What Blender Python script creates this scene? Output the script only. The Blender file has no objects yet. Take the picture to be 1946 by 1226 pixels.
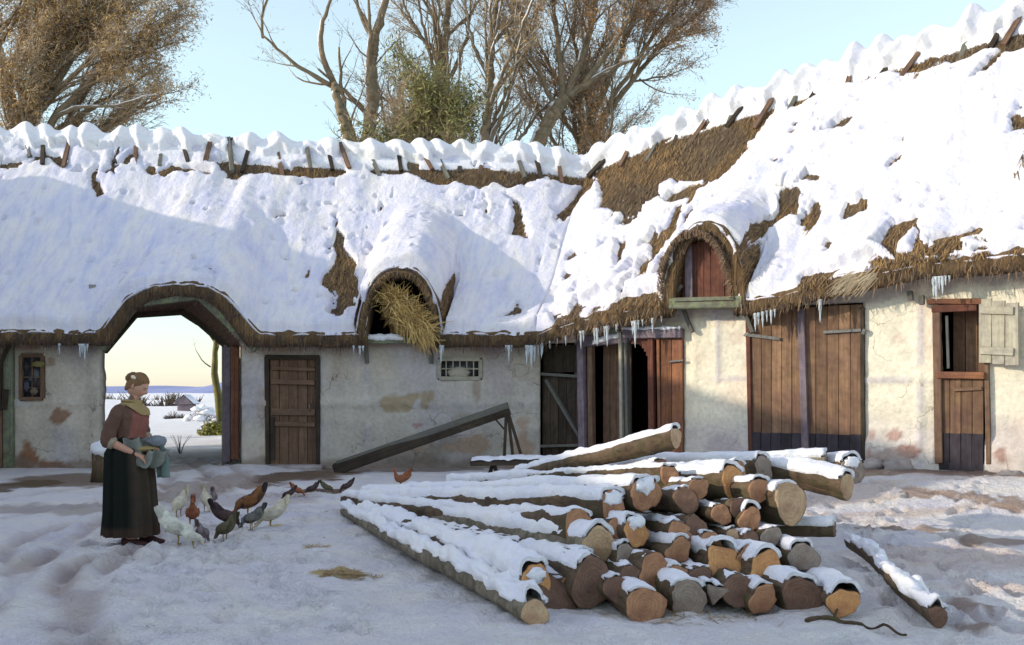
import bpy, math, random
import numpy as np
from mathutils import Vector, Matrix
R=math.radians
rng=np.random.default_rng(7); random.seed(7)
S=bpy.context.scene; COL=S.collection
F=2000.0; EYE=1.4
def at(px,py,Y):                      # a point of the photograph at distance Y -> world
    return np.array([(px-973.)/F*Y, Y, EYE-(py-745.)/F*Y])
def onground(px,py,z=0.):
    Y=(EYE-z)*F/(py-745.); return np.array([(px-973.)/F*Y,Y,z])
def topx(x,y,z): return 973+x/y*F, 745-(z-EYE)/y*F
# ---------- noise ----------
def _h(ix,iy,iz,seed):
    n=(ix*374761393+iy*668265263+iz*2147483647+seed*1274126177)&0xffffffff
    n=((n^(n>>13))*1274126177)&0xffffffff
    return ((n^(n>>16))&0xffff)/32767.5-1.
def noise(x,y,z=0.,seed=0):
    x,y,z=np.broadcast_arrays(np.asarray(x,float),np.asarray(y,float),np.asarray(z,float))
    ix=np.floor(x).astype(np.int64);iy=np.floor(y).astype(np.int64);iz=np.floor(z).astype(np.int64)
    fx=x-ix;fy=y-iy;fz=z-iz
    fx=fx*fx*(3-2*fx);fy=fy*fy*(3-2*fy);fz=fz*fz*(3-2*fz)
    r=0
    for a in(0,1):
        for b in(0,1):
            for c in(0,1):
                r=r+_h(ix+a,iy+b,iz+c,seed)*(fx if a else 1-fx)*(fy if b else 1-fy)*(fz if c else 1-fz)
    return r
def fbm(x,y,z=0.,o=4,seed=0,g=.5):
    r=0;a=1.;t=0
    for i in range(o):
        r=r+a*noise(np.asarray(x)*2**i+i*17.3,np.asarray(y)*2**i-i*5.1,np.asarray(z)*2**i+i*3.7,seed+i);t+=a;a*=g
    return r/t*1.5
def sm(x,a=0.,b=1.):
    t=np.clip((np.asarray(x,float)-a)/(b-a),0,1);return t*t*(3-2*t)
# ---------- objects ----------
WL={}
def tag(o,label=None,cat=None,group=None,kind=None):
    if label:o['label']=label
    if cat:o['category']=cat
    if group:o['group']=group
    if kind:o['kind']=kind
    return o
def thing(name,label,cat,loc=(0,0,0),rz=0,group=None):
    o=bpy.data.objects.new(name,None);COL.objects.link(o);o.location=loc;o.rotation_euler=(0,0,rz)
    o.empty_display_size=.2;WL[o]=np.array(loc,float);return tag(o,label,cat,group)
class MB:
    def __init__(s): s.v=[];s.f=[];s.uv=[];s.c=[];s.n=0
    def add(s,v,f,uv=None,c=None):
        v=np.asarray(v,float).reshape(-1,3);b=s.n;s.v.append(v);s.n+=len(v)
        s.f+= [tuple(int(i)+b for i in q) for q in f]
        s.uv.append(np.zeros((len(v),2)) if uv is None else np.asarray(uv,float).reshape(-1,2))
        s.c.append(np.ones((len(v),3)) if c is None else np.broadcast_to(np.asarray(c,float),(len(v),3)))
        return s
    def build(s,name,mat,parent=None,smooth=True,sub=0,solid=0):
        V=np.concatenate(s.v);off=WL.get(parent,np.zeros(3)) if parent else np.zeros(3)
        me=bpy.data.meshes.new(name);me.from_pydata((V-off).tolist(),[],s.f)
        UV=np.concatenate(s.uv);C=np.concatenate(s.c)
        li=np.empty(len(me.loops),np.int32);me.loops.foreach_get('vertex_index',li)
        l=me.uv_layers.new(name='UVMap');l.data.foreach_set('uv',UV[li].astype(np.float32).ravel())
        a=me.color_attributes.new('Col','FLOAT_COLOR','POINT')
        a.data.foreach_set('color',np.concatenate([C,np.ones((len(C),1))],1).astype(np.float32).ravel())
        if smooth: me.polygons.foreach_set('use_smooth',np.ones(len(me.polygons),bool))
        me.materials.append(mat);me.update()
        o=bpy.data.objects.new(name,me);COL.objects.link(o)
        if parent:o.parent=parent
        WL[o]=off
        if solid:
            m=o.modifiers.new('s','SOLIDIFY');m.thickness=solid;m.offset=-1
        if sub:
            m=o.modifiers.new('u','SUBSURF');m.levels=sub;m.render_levels=sub
        return o
    # shapes
    def grid(s,P,uv=None,c=None,mask=None,flip=False,closeu=False):
        P=np.asarray(P);a,b=P.shape[:2];q=[]
        idx=np.arange(a*b).reshape(a,b)
        if closeu: idx=np.vstack([idx,idx[:1]])
        A=idx[:-1,:-1];B=idx[1:,:-1];Cc=idx[1:,1:];D=idx[:-1,1:]
        Q=np.stack([A,B,Cc,D] if not flip else [A,D,Cc,B],-1)
        if mask is not None: Q=Q[mask]
        return s.add(P.reshape(-1,3),Q.reshape(-1,4).tolist(),None if uv is None else np.asarray(uv).reshape(-1,2),None if c is None else (np.asarray(c).reshape(-1,3) if np.ndim(c)>1 else c))
    def box(s,c0,sz,rot=None,j=0.,uvs=1.,c=None):
        """box with its own chamfer; c0 centre, sz full size, rot 3x3"""
        h=np.array(sz,float)/2;b=min(h)*.16
        pts=[]
        for k in range(3):
            for sx in(-1,1):
                for sy in(-1,1):
                    for sz_ in(-1,1):
                        g=np.array([sx,sy,sz_],float);d=h-b;d[k]=h[k];pts.append(g*d)
        pts=np.array(pts)
        def I(k,x,y,z): return k*8+(x>0)*4+(y>0)*2+(z>0)
        f=[]
        for k in range(3):
            o=[i for i in range(3) if i!=k]
            for sg in(-1,1):
                q=[]
                for u,v in((-1,-1),(1,-1),(1,1),(-1,1)):
                    g=[0,0,0];g[k]=sg;g[o[0]]=u;g[o[1]]=v;q.append(I(k,*g))
                if (sg>0)==(k==1): q=q[::-1]
                f.append(q)
        for a in range(3):          # edges along axis a between faces k1,k2
            k1,k2=[i for i in range(3) if i!=a]
            for s1 in(-1,1):
                for s2 in(-1,1):
                    g0=[0,0,0];g0[k1]=s1;g0[k2]=s2;g1=list(g0);g0[a]=-1;g1[a]=1
                    f.append([I(k1,*g0),I(k1,*g1),I(k2,*g1),I(k2,*g0)])
        for x in(-1,1):
            for y in(-1,1):
                for z in(-1,1): f.append([I(0,x,y,z),I(1,x,y,z),I(2,x,y,z)])
        uv=np.stack([pts[:,0]+pts[:,1],pts[:,2]],1)*uvs if sz[2]>=max(sz[0],sz[1]) else np.stack([pts[:,2]+(pts[:,1] if sz[0]>sz[1] else pts[:,0]),pts[:,0] if sz[0]>sz[1] else pts[:,1]],1)*uvs
        uv=uv+np.array([c0[0]*3.1+c0[2]*7.7,c0[1]*1.3+c0[0]*5.3])
        if j: pts=pts+rng.normal(0,j,pts.shape)
        if rot is not None: pts=pts@np.asarray(rot).T
        return s.add(pts+np.asarray(c0,float),f,uv,c)
    def beam(s,a,b,w,d,up=(0,0,1),c=None,j=0.):
        """beam from a to b; w size across, d size along 'up'"""
        a=np.asarray(a,float);b=np.asarray(b,float);L=np.linalg.norm(b-a);z=(b-a)/L
        x=np.cross(np.asarray(up,float),z);n=np.linalg.norm(x)
        if n<1e-3: x=np.array([1.,0,0]);n=1
        x/=n;y=np.cross(z,x)
        return s.box((a+b)/2,(w,d,L),np.stack([x,y,z],1),c=c,j=j)
    def tube(s,P,r,na=8,cap=True,wob=0.,c=None,seed=0,uvl=1.):
        P=np.asarray(P,float);n=len(P);r=np.broadcast_to(np.asarray(r,float),(n,))
        T=np.gradient(P,axis=0);T/=np.linalg.norm(T,axis=1)[:,None]+1e-9
        u=np.cross(T[0],[0,0,1.]);
        if np.linalg.norm(u)<.1:u=np.cross(T[0],[1.,0,0])
        u/=np.linalg.norm(u);U=[]
        for t in T:
            u=u-t*np.dot(u,t);u/=np.linalg.norm(u);U.append(u)
        U=np.array(U);W=np.cross(T,U);a=np.arange(na)/na*2*np.pi
        ring=r[:,None,None]*(np.cos(a)[None,:,None]*U[:,None]+np.sin(a)[None,:,None]*W[:,None])
        Q=P[:,None]+ring
        if wob:
            Q=Q+ring*(fbm(Q[...,0]*9,Q[...,1]*9,Q[...,2]*9,3,seed)*wob)[...,None]
        L=np.concatenate([[0],np.cumsum(np.linalg.norm(np.diff(P,axis=0),axis=1))])
        uv=np.stack(np.broadcast_arrays(np.abs(a/np.pi-1)[None,:]*.5+0*L[:,None],L[:,None]*uvl),-1)
        b=s.n;idx=np.arange(n*na).reshape(n,na);i2=np.roll(idx,-1,1)
        q=np.stack([idx[:-1],i2[:-1],i2[1:],idx[1:]],-1).reshape(-1,4).tolist()
        if cap: q+= [idx[0,::-1].tolist(),idx[-1].tolist()]
        return s.add(Q.reshape(-1,3),q,uv,c)
    def ell(s,c0,rad,rot=None,nu=16,nv=10,nz=0.,c=None,seed=0,fr=3.):
        th=np.linspace(0,np.pi,nv+1);ph=np.arange(nu)/nu*2*np.pi
        D=np.stack([np.sin(th)[:,None]*np.cos(ph),np.sin(th)[:,None]*np.sin(ph),np.cos(th)[:,None]+0*ph],-1)
        if nz: D=D*(1+nz*fbm(D[...,0]*fr,D[...,1]*fr,D[...,2]*fr,3,seed))[...,None]
        P=D*np.asarray(rad)
        if rot is not None:P=P@np.asarray(rot).T
        P=P+np.asarray(c0);P=np.transpose(P,(1,0,2))
        uv=np.stack(np.broadcast_arrays(ph[:,None]/6.3,th[None,:]/3.2),-1)
        return s.grid(P,uv,c,closeu=True,flip=True)
def rotz(a):
    c,s_=math.cos(a),math.sin(a);return np.array([[c,-s_,0],[s_,c,0],[0,0,1.]])
def dup(o,parent=None):
    c=o.copy();COL.objects.link(c);c.parent=parent
    for ch in list(o.children): dup(ch,c)
    return c
def inpoly(px,py,poly):
    poly=np.asarray(poly,float);r=np.zeros(np.shape(px),bool);j=len(poly)-1
    for i in range(len(poly)):
        xi,yi=poly[i];xj,yj=poly[j]
        c=((yi>py)!=(yj>py))&(px<(xj-xi)*(py-yi)/(yj-yi+1e-9)+xi);r^=c;j=i
    return r
def sdist(px,py,L):                     # distance to a polyline
    L=np.asarray(L,float);d=np.full(np.shape(px),1e9)
    for a,b in zip(L[:-1],L[1:]):
        v=b-a;t=np.clip(((px-a[0])*v[0]+(py-a[1])*v[1])/(v@v+1e-9),0,1)
        d=np.minimum(d,np.hypot(px-a[0]-t*v[0],py-a[1]-t*v[1]))
    return d
# ---------- materials ----------
def newmat(name):
    m=bpy.data.materials.new(name);m.use_nodes=True;nt=m.node_tree
    return m,nt,nt.nodes['Principled BSDF']
class NT:
    def __init__(s,nt): s.nt=nt
    def n(s,t,**k):
        x=s.nt.nodes.new(t)
        for a,b in k.items():
            if a.startswith('i_'):
                a=a[2:]; a=int(a) if a.isdigit() else a
                x.inputs[a].default_value=b
            else: setattr(x,a,b)
        return x
    def l(s,a,b): s.nt.links.new(a,b)
    def noise(s,vec,scale,detail=5,rough=.55,dist=0.):
        x=s.n('ShaderNodeTexNoise');x.inputs['Scale'].default_value=scale;x.inputs['Detail'].default_value=detail
        x.inputs['Roughness'].default_value=rough;x.inputs['Distortion'].default_value=dist
        if vec is not None:s.l(vec,x.inputs['Vector'])
        return x.outputs['Fac']
    def map(s,vec,scale):
        x=s.n('ShaderNodeMapping');x.inputs['Scale'].default_value=scale;s.l(vec,x.inputs['Vector']);return x.outputs['Vector']
    def ramp(s,f,st):
        x=s.n('ShaderNodeValToRGB');e=x.color_ramp.elements
        while len(e)<len(st): e.new(.5)
        for q,(p,c) in zip(e,st): q.position=p;q.color=(*c,1) if len(c)==3 else c
        s.l(f,x.inputs['Fac']);return x.outputs['Color']
    def mix(s,f,a,b,mode='MIX'):
        x=s.n('ShaderNodeMix',data_type='RGBA',blend_type=mode)
        for v,i in((f,0),(a,6),(b,7)):
            if hasattr(v,'is_output') or isinstance(v,bpy.types.NodeSocket): s.l(v,x.inputs[i])
            else: x.inputs[i].default_value=v if i==0 else (*v,1)
        return x.outputs[2]
    def math(s,op,a,b=0.):
        x=s.n('ShaderNodeMath',operation=op)
        for v,i in((a,0),(b,1)):
            if isinstance(v,bpy.types.NodeSocket): s.l(v,x.inputs[i])
            else: x.inputs[i].default_value=v
        return x.outputs[0]
    def bump(s,h,strength,dist,bs,prev=None):
        x=s.n('ShaderNodeBump');x.inputs['Strength'].default_value=strength;x.inputs['Distance'].default_value=dist
        s.l(h,x.inputs['Height'])
        if prev is not None:s.l(prev,x.inputs['Normal'])
        s.l(x.outputs['Normal'],bs.inputs['Normal']);return x.outputs['Normal']
def sc(c,k): return tuple(min(1,max(0,v*k)) for v in c)
MAT={}
def snow_mat(name,vc=False,roof=False):
    m,nt,b=newmat(name);k=NT(nt);co=k.n('ShaderNodeTexCoord').outputs['Object']
    n1=k.noise(co,1.7,5,.6);n2=k.noise(co,14,6,.65);n3=k.noise(co,90,3,.6)
    c=k.ramp(n1,[(.3,(.76,.75,.86)),(.5,(.84,.83,.875)),(.68,(.90,.865,.84))])
    c=k.mix(k.ramp(n2,[(.35,(0,0,0)),(.6,(.28,.28,.28))]),c,(.90,.885,.87))
    if roof:
        u=k.map(k.n('ShaderNodeTexCoord').outputs['UV'],(3.2,.75,1));sn=k.noise(u,1.,6,.62,.5);sn2=k.noise(k.map(u,(3,3,1)),1.,5,.6,.3)
        c=k.mix(1.,c,k.ramp(sn,[(.33,(.79,.81,.93)),(.50,(.93,.92,.96)),(.66,(1,.975,.93))]),'MULTIPLY')
        c=k.mix(1.,c,k.ramp(sn2,[(.36,(.86,.86,.92)),(.52,(.97,.96,.96))]),'MULTIPLY')
    if vc:
        a=k.n('ShaderNodeVertexColor');a.layer_name='Col'
        c=k.mix(1.,c,a.outputs['Color'],'MULTIPLY')
    k.l(c,b.inputs['Base Color']);b.inputs['Roughness'].default_value=.75
    b.inputs['Specular IOR Level'].default_value=.2
    p=k.bump(n2,1. if vc else .6,.09 if vc else .05,b);k.bump(n3,.6 if vc else .3,.016,b,p)
    return m
MAT['snow']=snow_mat('snow');MAT['snow_roof']=snow_mat('snow_roof',roof=True);MAT['ground']=snow_mat('ground_snow',True)
def thatch_mat(name,cols,sx=60,sy=2.5):
    m,nt,b=newmat(name);k=NT(nt);uv=k.n('ShaderNodeTexCoord').outputs['UV']
    v=k.map(uv,(sx,sy,1));f=k.noise(v,1.,6,.7,.6);big=k.noise(uv,1.6,4,.6)
    mid=k.noise(k.map(uv,(9,4,1)),1.,4,.6)
    c=k.ramp(f,[(.28,cols[0]),(.5,cols[1]),(.72,cols[2])])
    c=k.mix(k.ramp(big,[(.42,(0,0,0)),(.62,(.75,.75,.75))]),c,cols[3])
    c=k.mix(.85,c,k.ramp(mid,[(.3,(.35,.3,.28)),(.65,(1,1,1))]),'MULTIPLY')
    k.l(c,b.inputs['Base Color']);b.inputs['Roughness'].default_value=.9
    p=k.bump(f,.9,.04,b);k.bump(mid,.8,.08,b,p);return m
MAT['thatch']=thatch_mat('thatch',[(.05,.028,.015),(.21,.12,.05),(.46,.30,.13),(.13,.085,.04)])
MAT['thatch_edge']=thatch_mat('thatch_edge',[(.02,.012,.01),(.07,.04,.025),(.16,.10,.055),(.05,.03,.02)])
def straw_mat(name,a,bc):
    m,nt,b=newmat(name);k=NT(nt);vc=k.n('ShaderNodeVertexColor');vc.layer_name='Col'
    k.l(vc.outputs['Color'],b.inputs['Base Color']);b.inputs['Roughness'].default_value=.7;return m
MAT['straw']=straw_mat('straw',0,0)
def wood(name,c1,c2,grain=30,along=1.5,rough=.8,bump=.5,c3=None,moss=None):
    m,nt,b=newmat(name);k=NT(nt);uv=k.n('ShaderNodeTexCoord').outputs['UV'];ob=k.n('ShaderNodeTexCoord').outputs['Object']
    v=k.map(uv,(grain,along,1));f=k.noise(v,1.,6,.65,.8);g=k.noise(ob,2.3,4,.6);h=k.noise(ob,9,4,.6)
    c=k.ramp(f,[(.3,c1),(.68,c2)])
    c=k.mix(k.ramp(g,[(.4,(0,0,0)),(.65,(.6,.6,.6))]),c,c3 or sc(c1,.7))
    if moss: c=k.mix(k.ramp(h,[(.5,(0,0,0)),(.66,(.8,.8,.8))]),c,moss)
    c=k.mix(.7,c,k.ramp(h,[(.3,(.55,.55,.55)),(.6,(1,1,1))]),'MULTIPLY')
    vc=k.n('ShaderNodeVertexColor');vc.layer_name='Col';c=k.mix(1.,c,vc.outputs['Color'],'MULTIPLY')
    k.l(c,b.inputs['Base Color']);b.inputs['Roughness'].default_value=rough
    b.inputs['Specular IOR Level'].default_value=.25
    k.bump(f,bump,.012,b);return m
MAT['wood_brown']=wood('wood_brown',(.10,.058,.037),(.26,.16,.10),c3=(.15,.09,.07))
MAT['wood_dark']=wood('wood_dark',(.03,.022,.016),(.095,.07,.048))
MAT['wood_barn']=wood('wood_barn',(.15,.085,.052),(.29,.18,.105),grain=22,along=.8,c3=(.13,.07,.06))
MAT['wood_tar']=wood('wood_tar',(.035,.03,.04),(.075,.06,.075))
MAT['wood_red']=wood('wood_red',(.11,.04,.028),(.22,.085,.055),c3=(.07,.028,.022))
MAT['wood_orange']=wood('wood_orange',(.16,.065,.03),(.34,.15,.075),c3=(.12,.055,.05))
MAT['wood_grey']=wood('wood_grey',(.11,.105,.09),(.22,.21,.175),c3=(.14,.12,.13),moss=(.09,.095,.06))
MAT['wood_purple']=wood('wood_purple',(.17,.13,.15),(.28,.22,.25))
MAT['wood_pale']=wood('wood_pale',(.33,.30,.22),(.5,.46,.36),c3=(.36,.32,.3))
MAT['wood_greenish']=wood('wood_greenish',(.14,.15,.11),(.26,.27,.2),c3=(.12,.10,.07),moss=(.2,.24,.1))
MAT['bark']=wood('bark',(.05,.032,.02),(.21,.14,.085),grain=16,along=7,bump=1.,moss=(.075,.075,.03))
MAT['bark_pale']=wood('bark_pale',(.10,.08,.055),(.36,.30,.22),grain=10,along=9,bump=.8,moss=(.07,.06,.035))
MAT['twig']=wood('twig',(.07,.05,.035),(.16,.12,.085),grain=8,along=3)
MAT['trunk']=wood('trunk',(.16,.11,.07),(.38,.28,.18),grain=7,along=3,bump=1.,c3=(.19,.18,.12))
def plain(name,c,rough=.8,nz=.35,scale=6,spec=.3,bump=.3,**kw):
    m,nt,b=newmat(name);k=NT(nt);ob=k.n('ShaderNodeTexCoord').outputs['Object']
    f=k.noise(ob,scale,5,.6)
    k.l(k.ramp(f,[(.3,sc(c,1-nz)),(.7,sc(c,1+nz))]),b.inputs['Base Color'])
    b.inputs['Roughness'].default_value=rough;b.inputs['Specular IOR Level'].default_value=spec
    for a,v in kw.items(): b.inputs[a.replace('_',' ')].default_value=v
    if bump:k.bump(f,bump,.02,b)
    return m
def vcol(name,rough=.8,amt=.3,scale=30,spec=.25,bump=.3,bd=.01):
    m,nt,b=newmat(name);k=NT(nt);ob=k.n('ShaderNodeTexCoord').outputs['Object']
    vc=k.n('ShaderNodeVertexColor');vc.layer_name='Col';f=k.noise(ob,scale,5,.65);g=k.noise(ob,scale*.15,4,.6)
    c=k.mix(1.,vc.outputs['Color'],k.ramp(f,[(.3,(1-amt,)*3),(.65,(1,1,1))]),'MULTIPLY')
    c=k.mix(1.,c,k.ramp(g,[(.3,(1-amt,)*3),(.65,(1,1,1))]),'MULTIPLY')
    if name=='plaster':
        w=k.n('ShaderNodeTexNoise');w.inputs['Scale'].default_value=3.;w.inputs['Detail'].default_value=5;k.l(ob,w.inputs['Vector'])
        dm=k.n('ShaderNodeVectorMath',operation='MULTIPLY_ADD');k.l(w.outputs['Color'],dm.inputs[0]);dm.inputs[1].default_value=(.55,.55,.55);k.l(ob,dm.inputs[2])
        vo=k.n('ShaderNodeTexVoronoi',feature='DISTANCE_TO_EDGE');vo.inputs['Scale'].default_value=1.15;k.l(dm.outputs[0],vo.inputs['Vector'])
        cr=k.ramp(vo.outputs['Distance'],[(.0,(.45,.42,.4)),(.012,(1,1,1))]);mk=k.ramp(k.noise(ob,.8,3),[(.48,(0,0,0)),(.58,(1,1,1))])
        c=k.mix(mk,c,k.mix(1.,c,cr,'MULTIPLY'))
    k.l(c,b.inputs['Base Color']);b.inputs['Roughness'].default_value=rough;b.inputs['Specular IOR Level'].default_value=spec
    p=k.bump(f,bump,bd,b)
    if name=='plaster': k.bump(g,.7,.06,b,p)
    return m
MAT['plaster']=vcol('plaster',.95,.22,14,.1,.6,.02)
MAT['cloth']=vcol('cloth',.9,.18,60,.1,.25,.004)
MAT['feather']=vcol('feather',.8,.3,70,.15,.6,.01)
MAT['skin']=vcol('skin',.6,.08,25,.3,.05,.002)
MAT['leaf']=vcol('leaf',.85,.2,6,.15,0.01)
MAT['end']=None
def end_mat(name,c1,c2,c3):
    m,nt,b=newmat(name);k=NT(nt);uv=k.n('ShaderNodeTexCoord').outputs['UV'];ob=k.n('ShaderNodeTexCoord').outputs['Object']
    w=k.n('ShaderNodeTexWave',wave_type='RINGS',rings_direction='Z');w.inputs['Scale'].default_value=16;w.inputs['Distortion'].default_value=5.
    w.inputs['Detail'].default_value=4;w.inputs['Detail Scale'].default_value=1.5;k.l(uv,w.inputs['Vector'])
    g=k.noise(ob,7,4,.6);h=k.noise(ob,35,5,.7)
    c=k.ramp(w.outputs['Fac'],[(.1,c1),(.8,c2)]);c=k.mix(k.ramp(g,[(.42,(0,0,0)),(.62,(.8,.8,.8))]),c,c3)
    c=k.mix(.7,c,k.ramp(h,[(.3,(.6,.6,.6)),(.6,(1,1,1))]),'MULTIPLY')
    k.l(c,b.inputs['Base Color']);b.inputs['Roughness'].default_value=.85;k.bump(h,.5,.01,b);return m
MAT['cut']=end_mat('cut_brown',(.40,.195,.10),(.46,.24,.125),(.25,.11,.06))
MAT['cut_orange']=end_mat('cut_orange',(.58,.28,.10),(.64,.33,.13),(.42,.18,.08))
MAT['cut_pale']=end_mat('cut_pale',(.50,.33,.19),(.57,.40,.24),(.36,.20,.12))
MAT['cut_grey']=end_mat('cut_grey',(.27,.21,.17),(.33,.27,.22),(.20,.14,.11))
MAT['cut_dark']=end_mat('cut_dark',(.17,.09,.06),(.21,.115,.075),(.12,.065,.045))
MAT['dark']=plain('interior_shade',(.014,.009,.008),.95,.4,3,.05)  # near-black colour stands in for the shade inside openings
MAT['glass']=plain('old_glass',(.05,.05,.055),.25,.5,9,.5,.1)
MAT['iron']=plain('iron',(.13,.125,.12),.55,.4,20,.5,.3)
MAT['stone']=plain('stone',(.36,.31,.30),.9,.35,4,.2,.8)
MAT['ice']=plain('ice',(.82,.88,.93),.12,.05,8,.5,.1,Transmission_Weight=.45,IOR=1.31)
MAT['hay']=straw_mat('hay',0,0)
MAT['hill']=plain('far_hill_haze',(.33,.36,.56),.95,.12,.02,.0,0)  # blue distance haze is put into the base colour
MAT['hill2']=plain('near_hill_haze',(.50,.55,.74),.95,.15,.05,.0,0)  # paler blue haze put into this base colour too
# ================= GROUND =================
WO=np.array([.56,19.3]);WD=np.array([.804,-.595]);WN=np.array([-.595,-.804])   # right wing wall: origin, direction, outward normal
RUT=[[(130,1240),(100,1150),(106,1110),(150,1076),(190,1062),(260,1040)],[(190,1240),(140,1165),(128,1120),(135,1085),(190,1062)],
 [(0,1100),(45,1070),(110,1052),(190,1030)],[(0,1075),(12,1050),(60,1015),(130,1000),(260,985)],[(0,985),(150,965),(300,935)],
 [(0,950),(160,930),(330,905)],[(345,870),(400,905),(430,930),(330,960)],[(380,872),(470,905),(500,925)],
 [(1946,1075),(1800,1020),(1690,1000),(1600,985)],[(1946,1130),(1820,1085),(1650,1050)],[(1946,985),(1760,960),(1620,945)],[(1946,1200),(1800,1150)],[(330,905),(300,950),(180,1000),(60,1080),(-40,1180)],[(395,900),(380,950),(300,1010),(180,1100),(160,1240)]]
RUTW=[np.array([onground(*p)[:2] for p in l]) for l in RUT]
FOOT=[]
for (ax,ay),(bx,by) in (((230,1010),(480,915)),((560,900),(300,960)),((330,1060),(900,905)),((520,1226),(330,1050)),((700,1190),(420,1040)),((1650,1226),(1700,930)),((1830,1226),(1850,920)),((560,910),(900,900)),((120,1200),(420,1226)),((460,1040),(640,1226)),((1946,1180),(1480,930)),((300,1226),(250,1060))):
    A_=onground(ax,ay)[:2];B_=onground(bx,by)[:2];L_s=np.linalg.norm(B_-A_);D_=(B_-A_)/L_s;i_=0
    for q in np.arange(0,L_s,.36):
        i_+=1;c_=A_+D_*q+np.array([-D_[1],D_[0]])*(.10 if i_%2 else -.10)+rng.normal(0,.05,2)
        FOOT.append((c_[0],c_[1],math.atan2(D_[1],D_[0])+rng.normal(0,.2),rng.uniform(.045,.08)))
for _ in range(170):
    c_=onground(rng.uniform(200,620),rng.uniform(925,1075))[:2];FOOT.append((c_[0],c_[1],rng.uniform(0,3),rng.uniform(.02,.05)))
def ground_z(x,y,fine=True):
    x=np.asarray(x,float);y=np.asarray(y,float)
    w=(x-WO[0])*WN[0]+(y-WO[1])*WN[1]; t=(x-WO[0])*WD[0]+(y-WO[1])*WD[1]
    z=.28*sm(4.2-w,0,3.4)*sm(t,.6,3.2)
    far=sm(y,27,60); z=z-far*.9*sm(y,27,90)+.30*fbm(x*.13,y*.10,0,3,6)*sm(y,29,45)
    z=z+sm(y,60,400)*1.0*(.5+.5*fbm(x*.01,y*.01,0,3,5))
    # little bank beyond the gate, right side, and snow heaped at the gate
    z=z+.35*np.exp(-(((x+7.2)/1.1)**2+((y-31)/3.)**2))
    z=z+.10*np.exp(-(((x+4.75)/.55)**2+((y-18.8)/.7)**2))
    # snow bank at the right foot of the wood pile
    z=z+(.17+.05*fbm(x*3,y*3,0,3,19))*np.exp(-(((x-2.2)/.42)**2+((y-8.0)/.75)**2)) +.04*np.exp(-(((x-2.1)/.4)**2+((y-6.9)/.5)**2))+.05*np.exp(-(((x-2.45)/.35)**2+((y-7.2)/.9)**2))*(1+fbm(x*6,y*6,0,3,9))
    if fine:
        near=sm(y,60,25)
        z=z+near*(.35+.65*sm(y,16.5,13))*(.026*fbm(x*1.1,y*1.1,0,3,11)+.026*fbm(x*3.6,y*3.6,0,3,13)+.018*fbm(x*9,y*9,0,3,15))
        for i,l in enumerate(RUTW):
            d=sdist(x,y,l); z=z-.035*np.exp(-(d/.07)**2)+.022*np.exp(-((d-.14)/.05)**2)
    if fine:
        for fx,fy,fa,fd in FOOT:
            m=(np.abs(x-fx)<.3)&(np.abs(y-fy)<.3)
            if np.ndim(z)==0 or not m.any(): continue
            dx=x[m]-fx;dy=y[m]-fy;u=dx*math.cos(fa)+dy*math.sin(fa);w_=-dx*math.sin(fa)+dy*math.cos(fa);q=(u/.15)**2+(w_/.065)**2
            z[m]+=-fd*np.exp(-q**2)+fd*.35*np.exp(-(q-1.9)**2)
    return z
def px_poly(x,y,poly): # ground area given by photo outline
    P=np.array([onground(*p)[:2] for p in poly]);return inpoly(x,y,P)
def blob(x,y,cx,cy,rx,ry,seed=0,s=.9,nf=1.8):
    q=1-np.hypot((x-cx)/rx,(y-cy)/ry)+.55*fbm(x*nf/max(.2,min(rx,ry))*.6,y*nf/max(.2,min(rx,ry))*.6,0,4,seed)
    return sm(q,0,.5/s)
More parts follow.
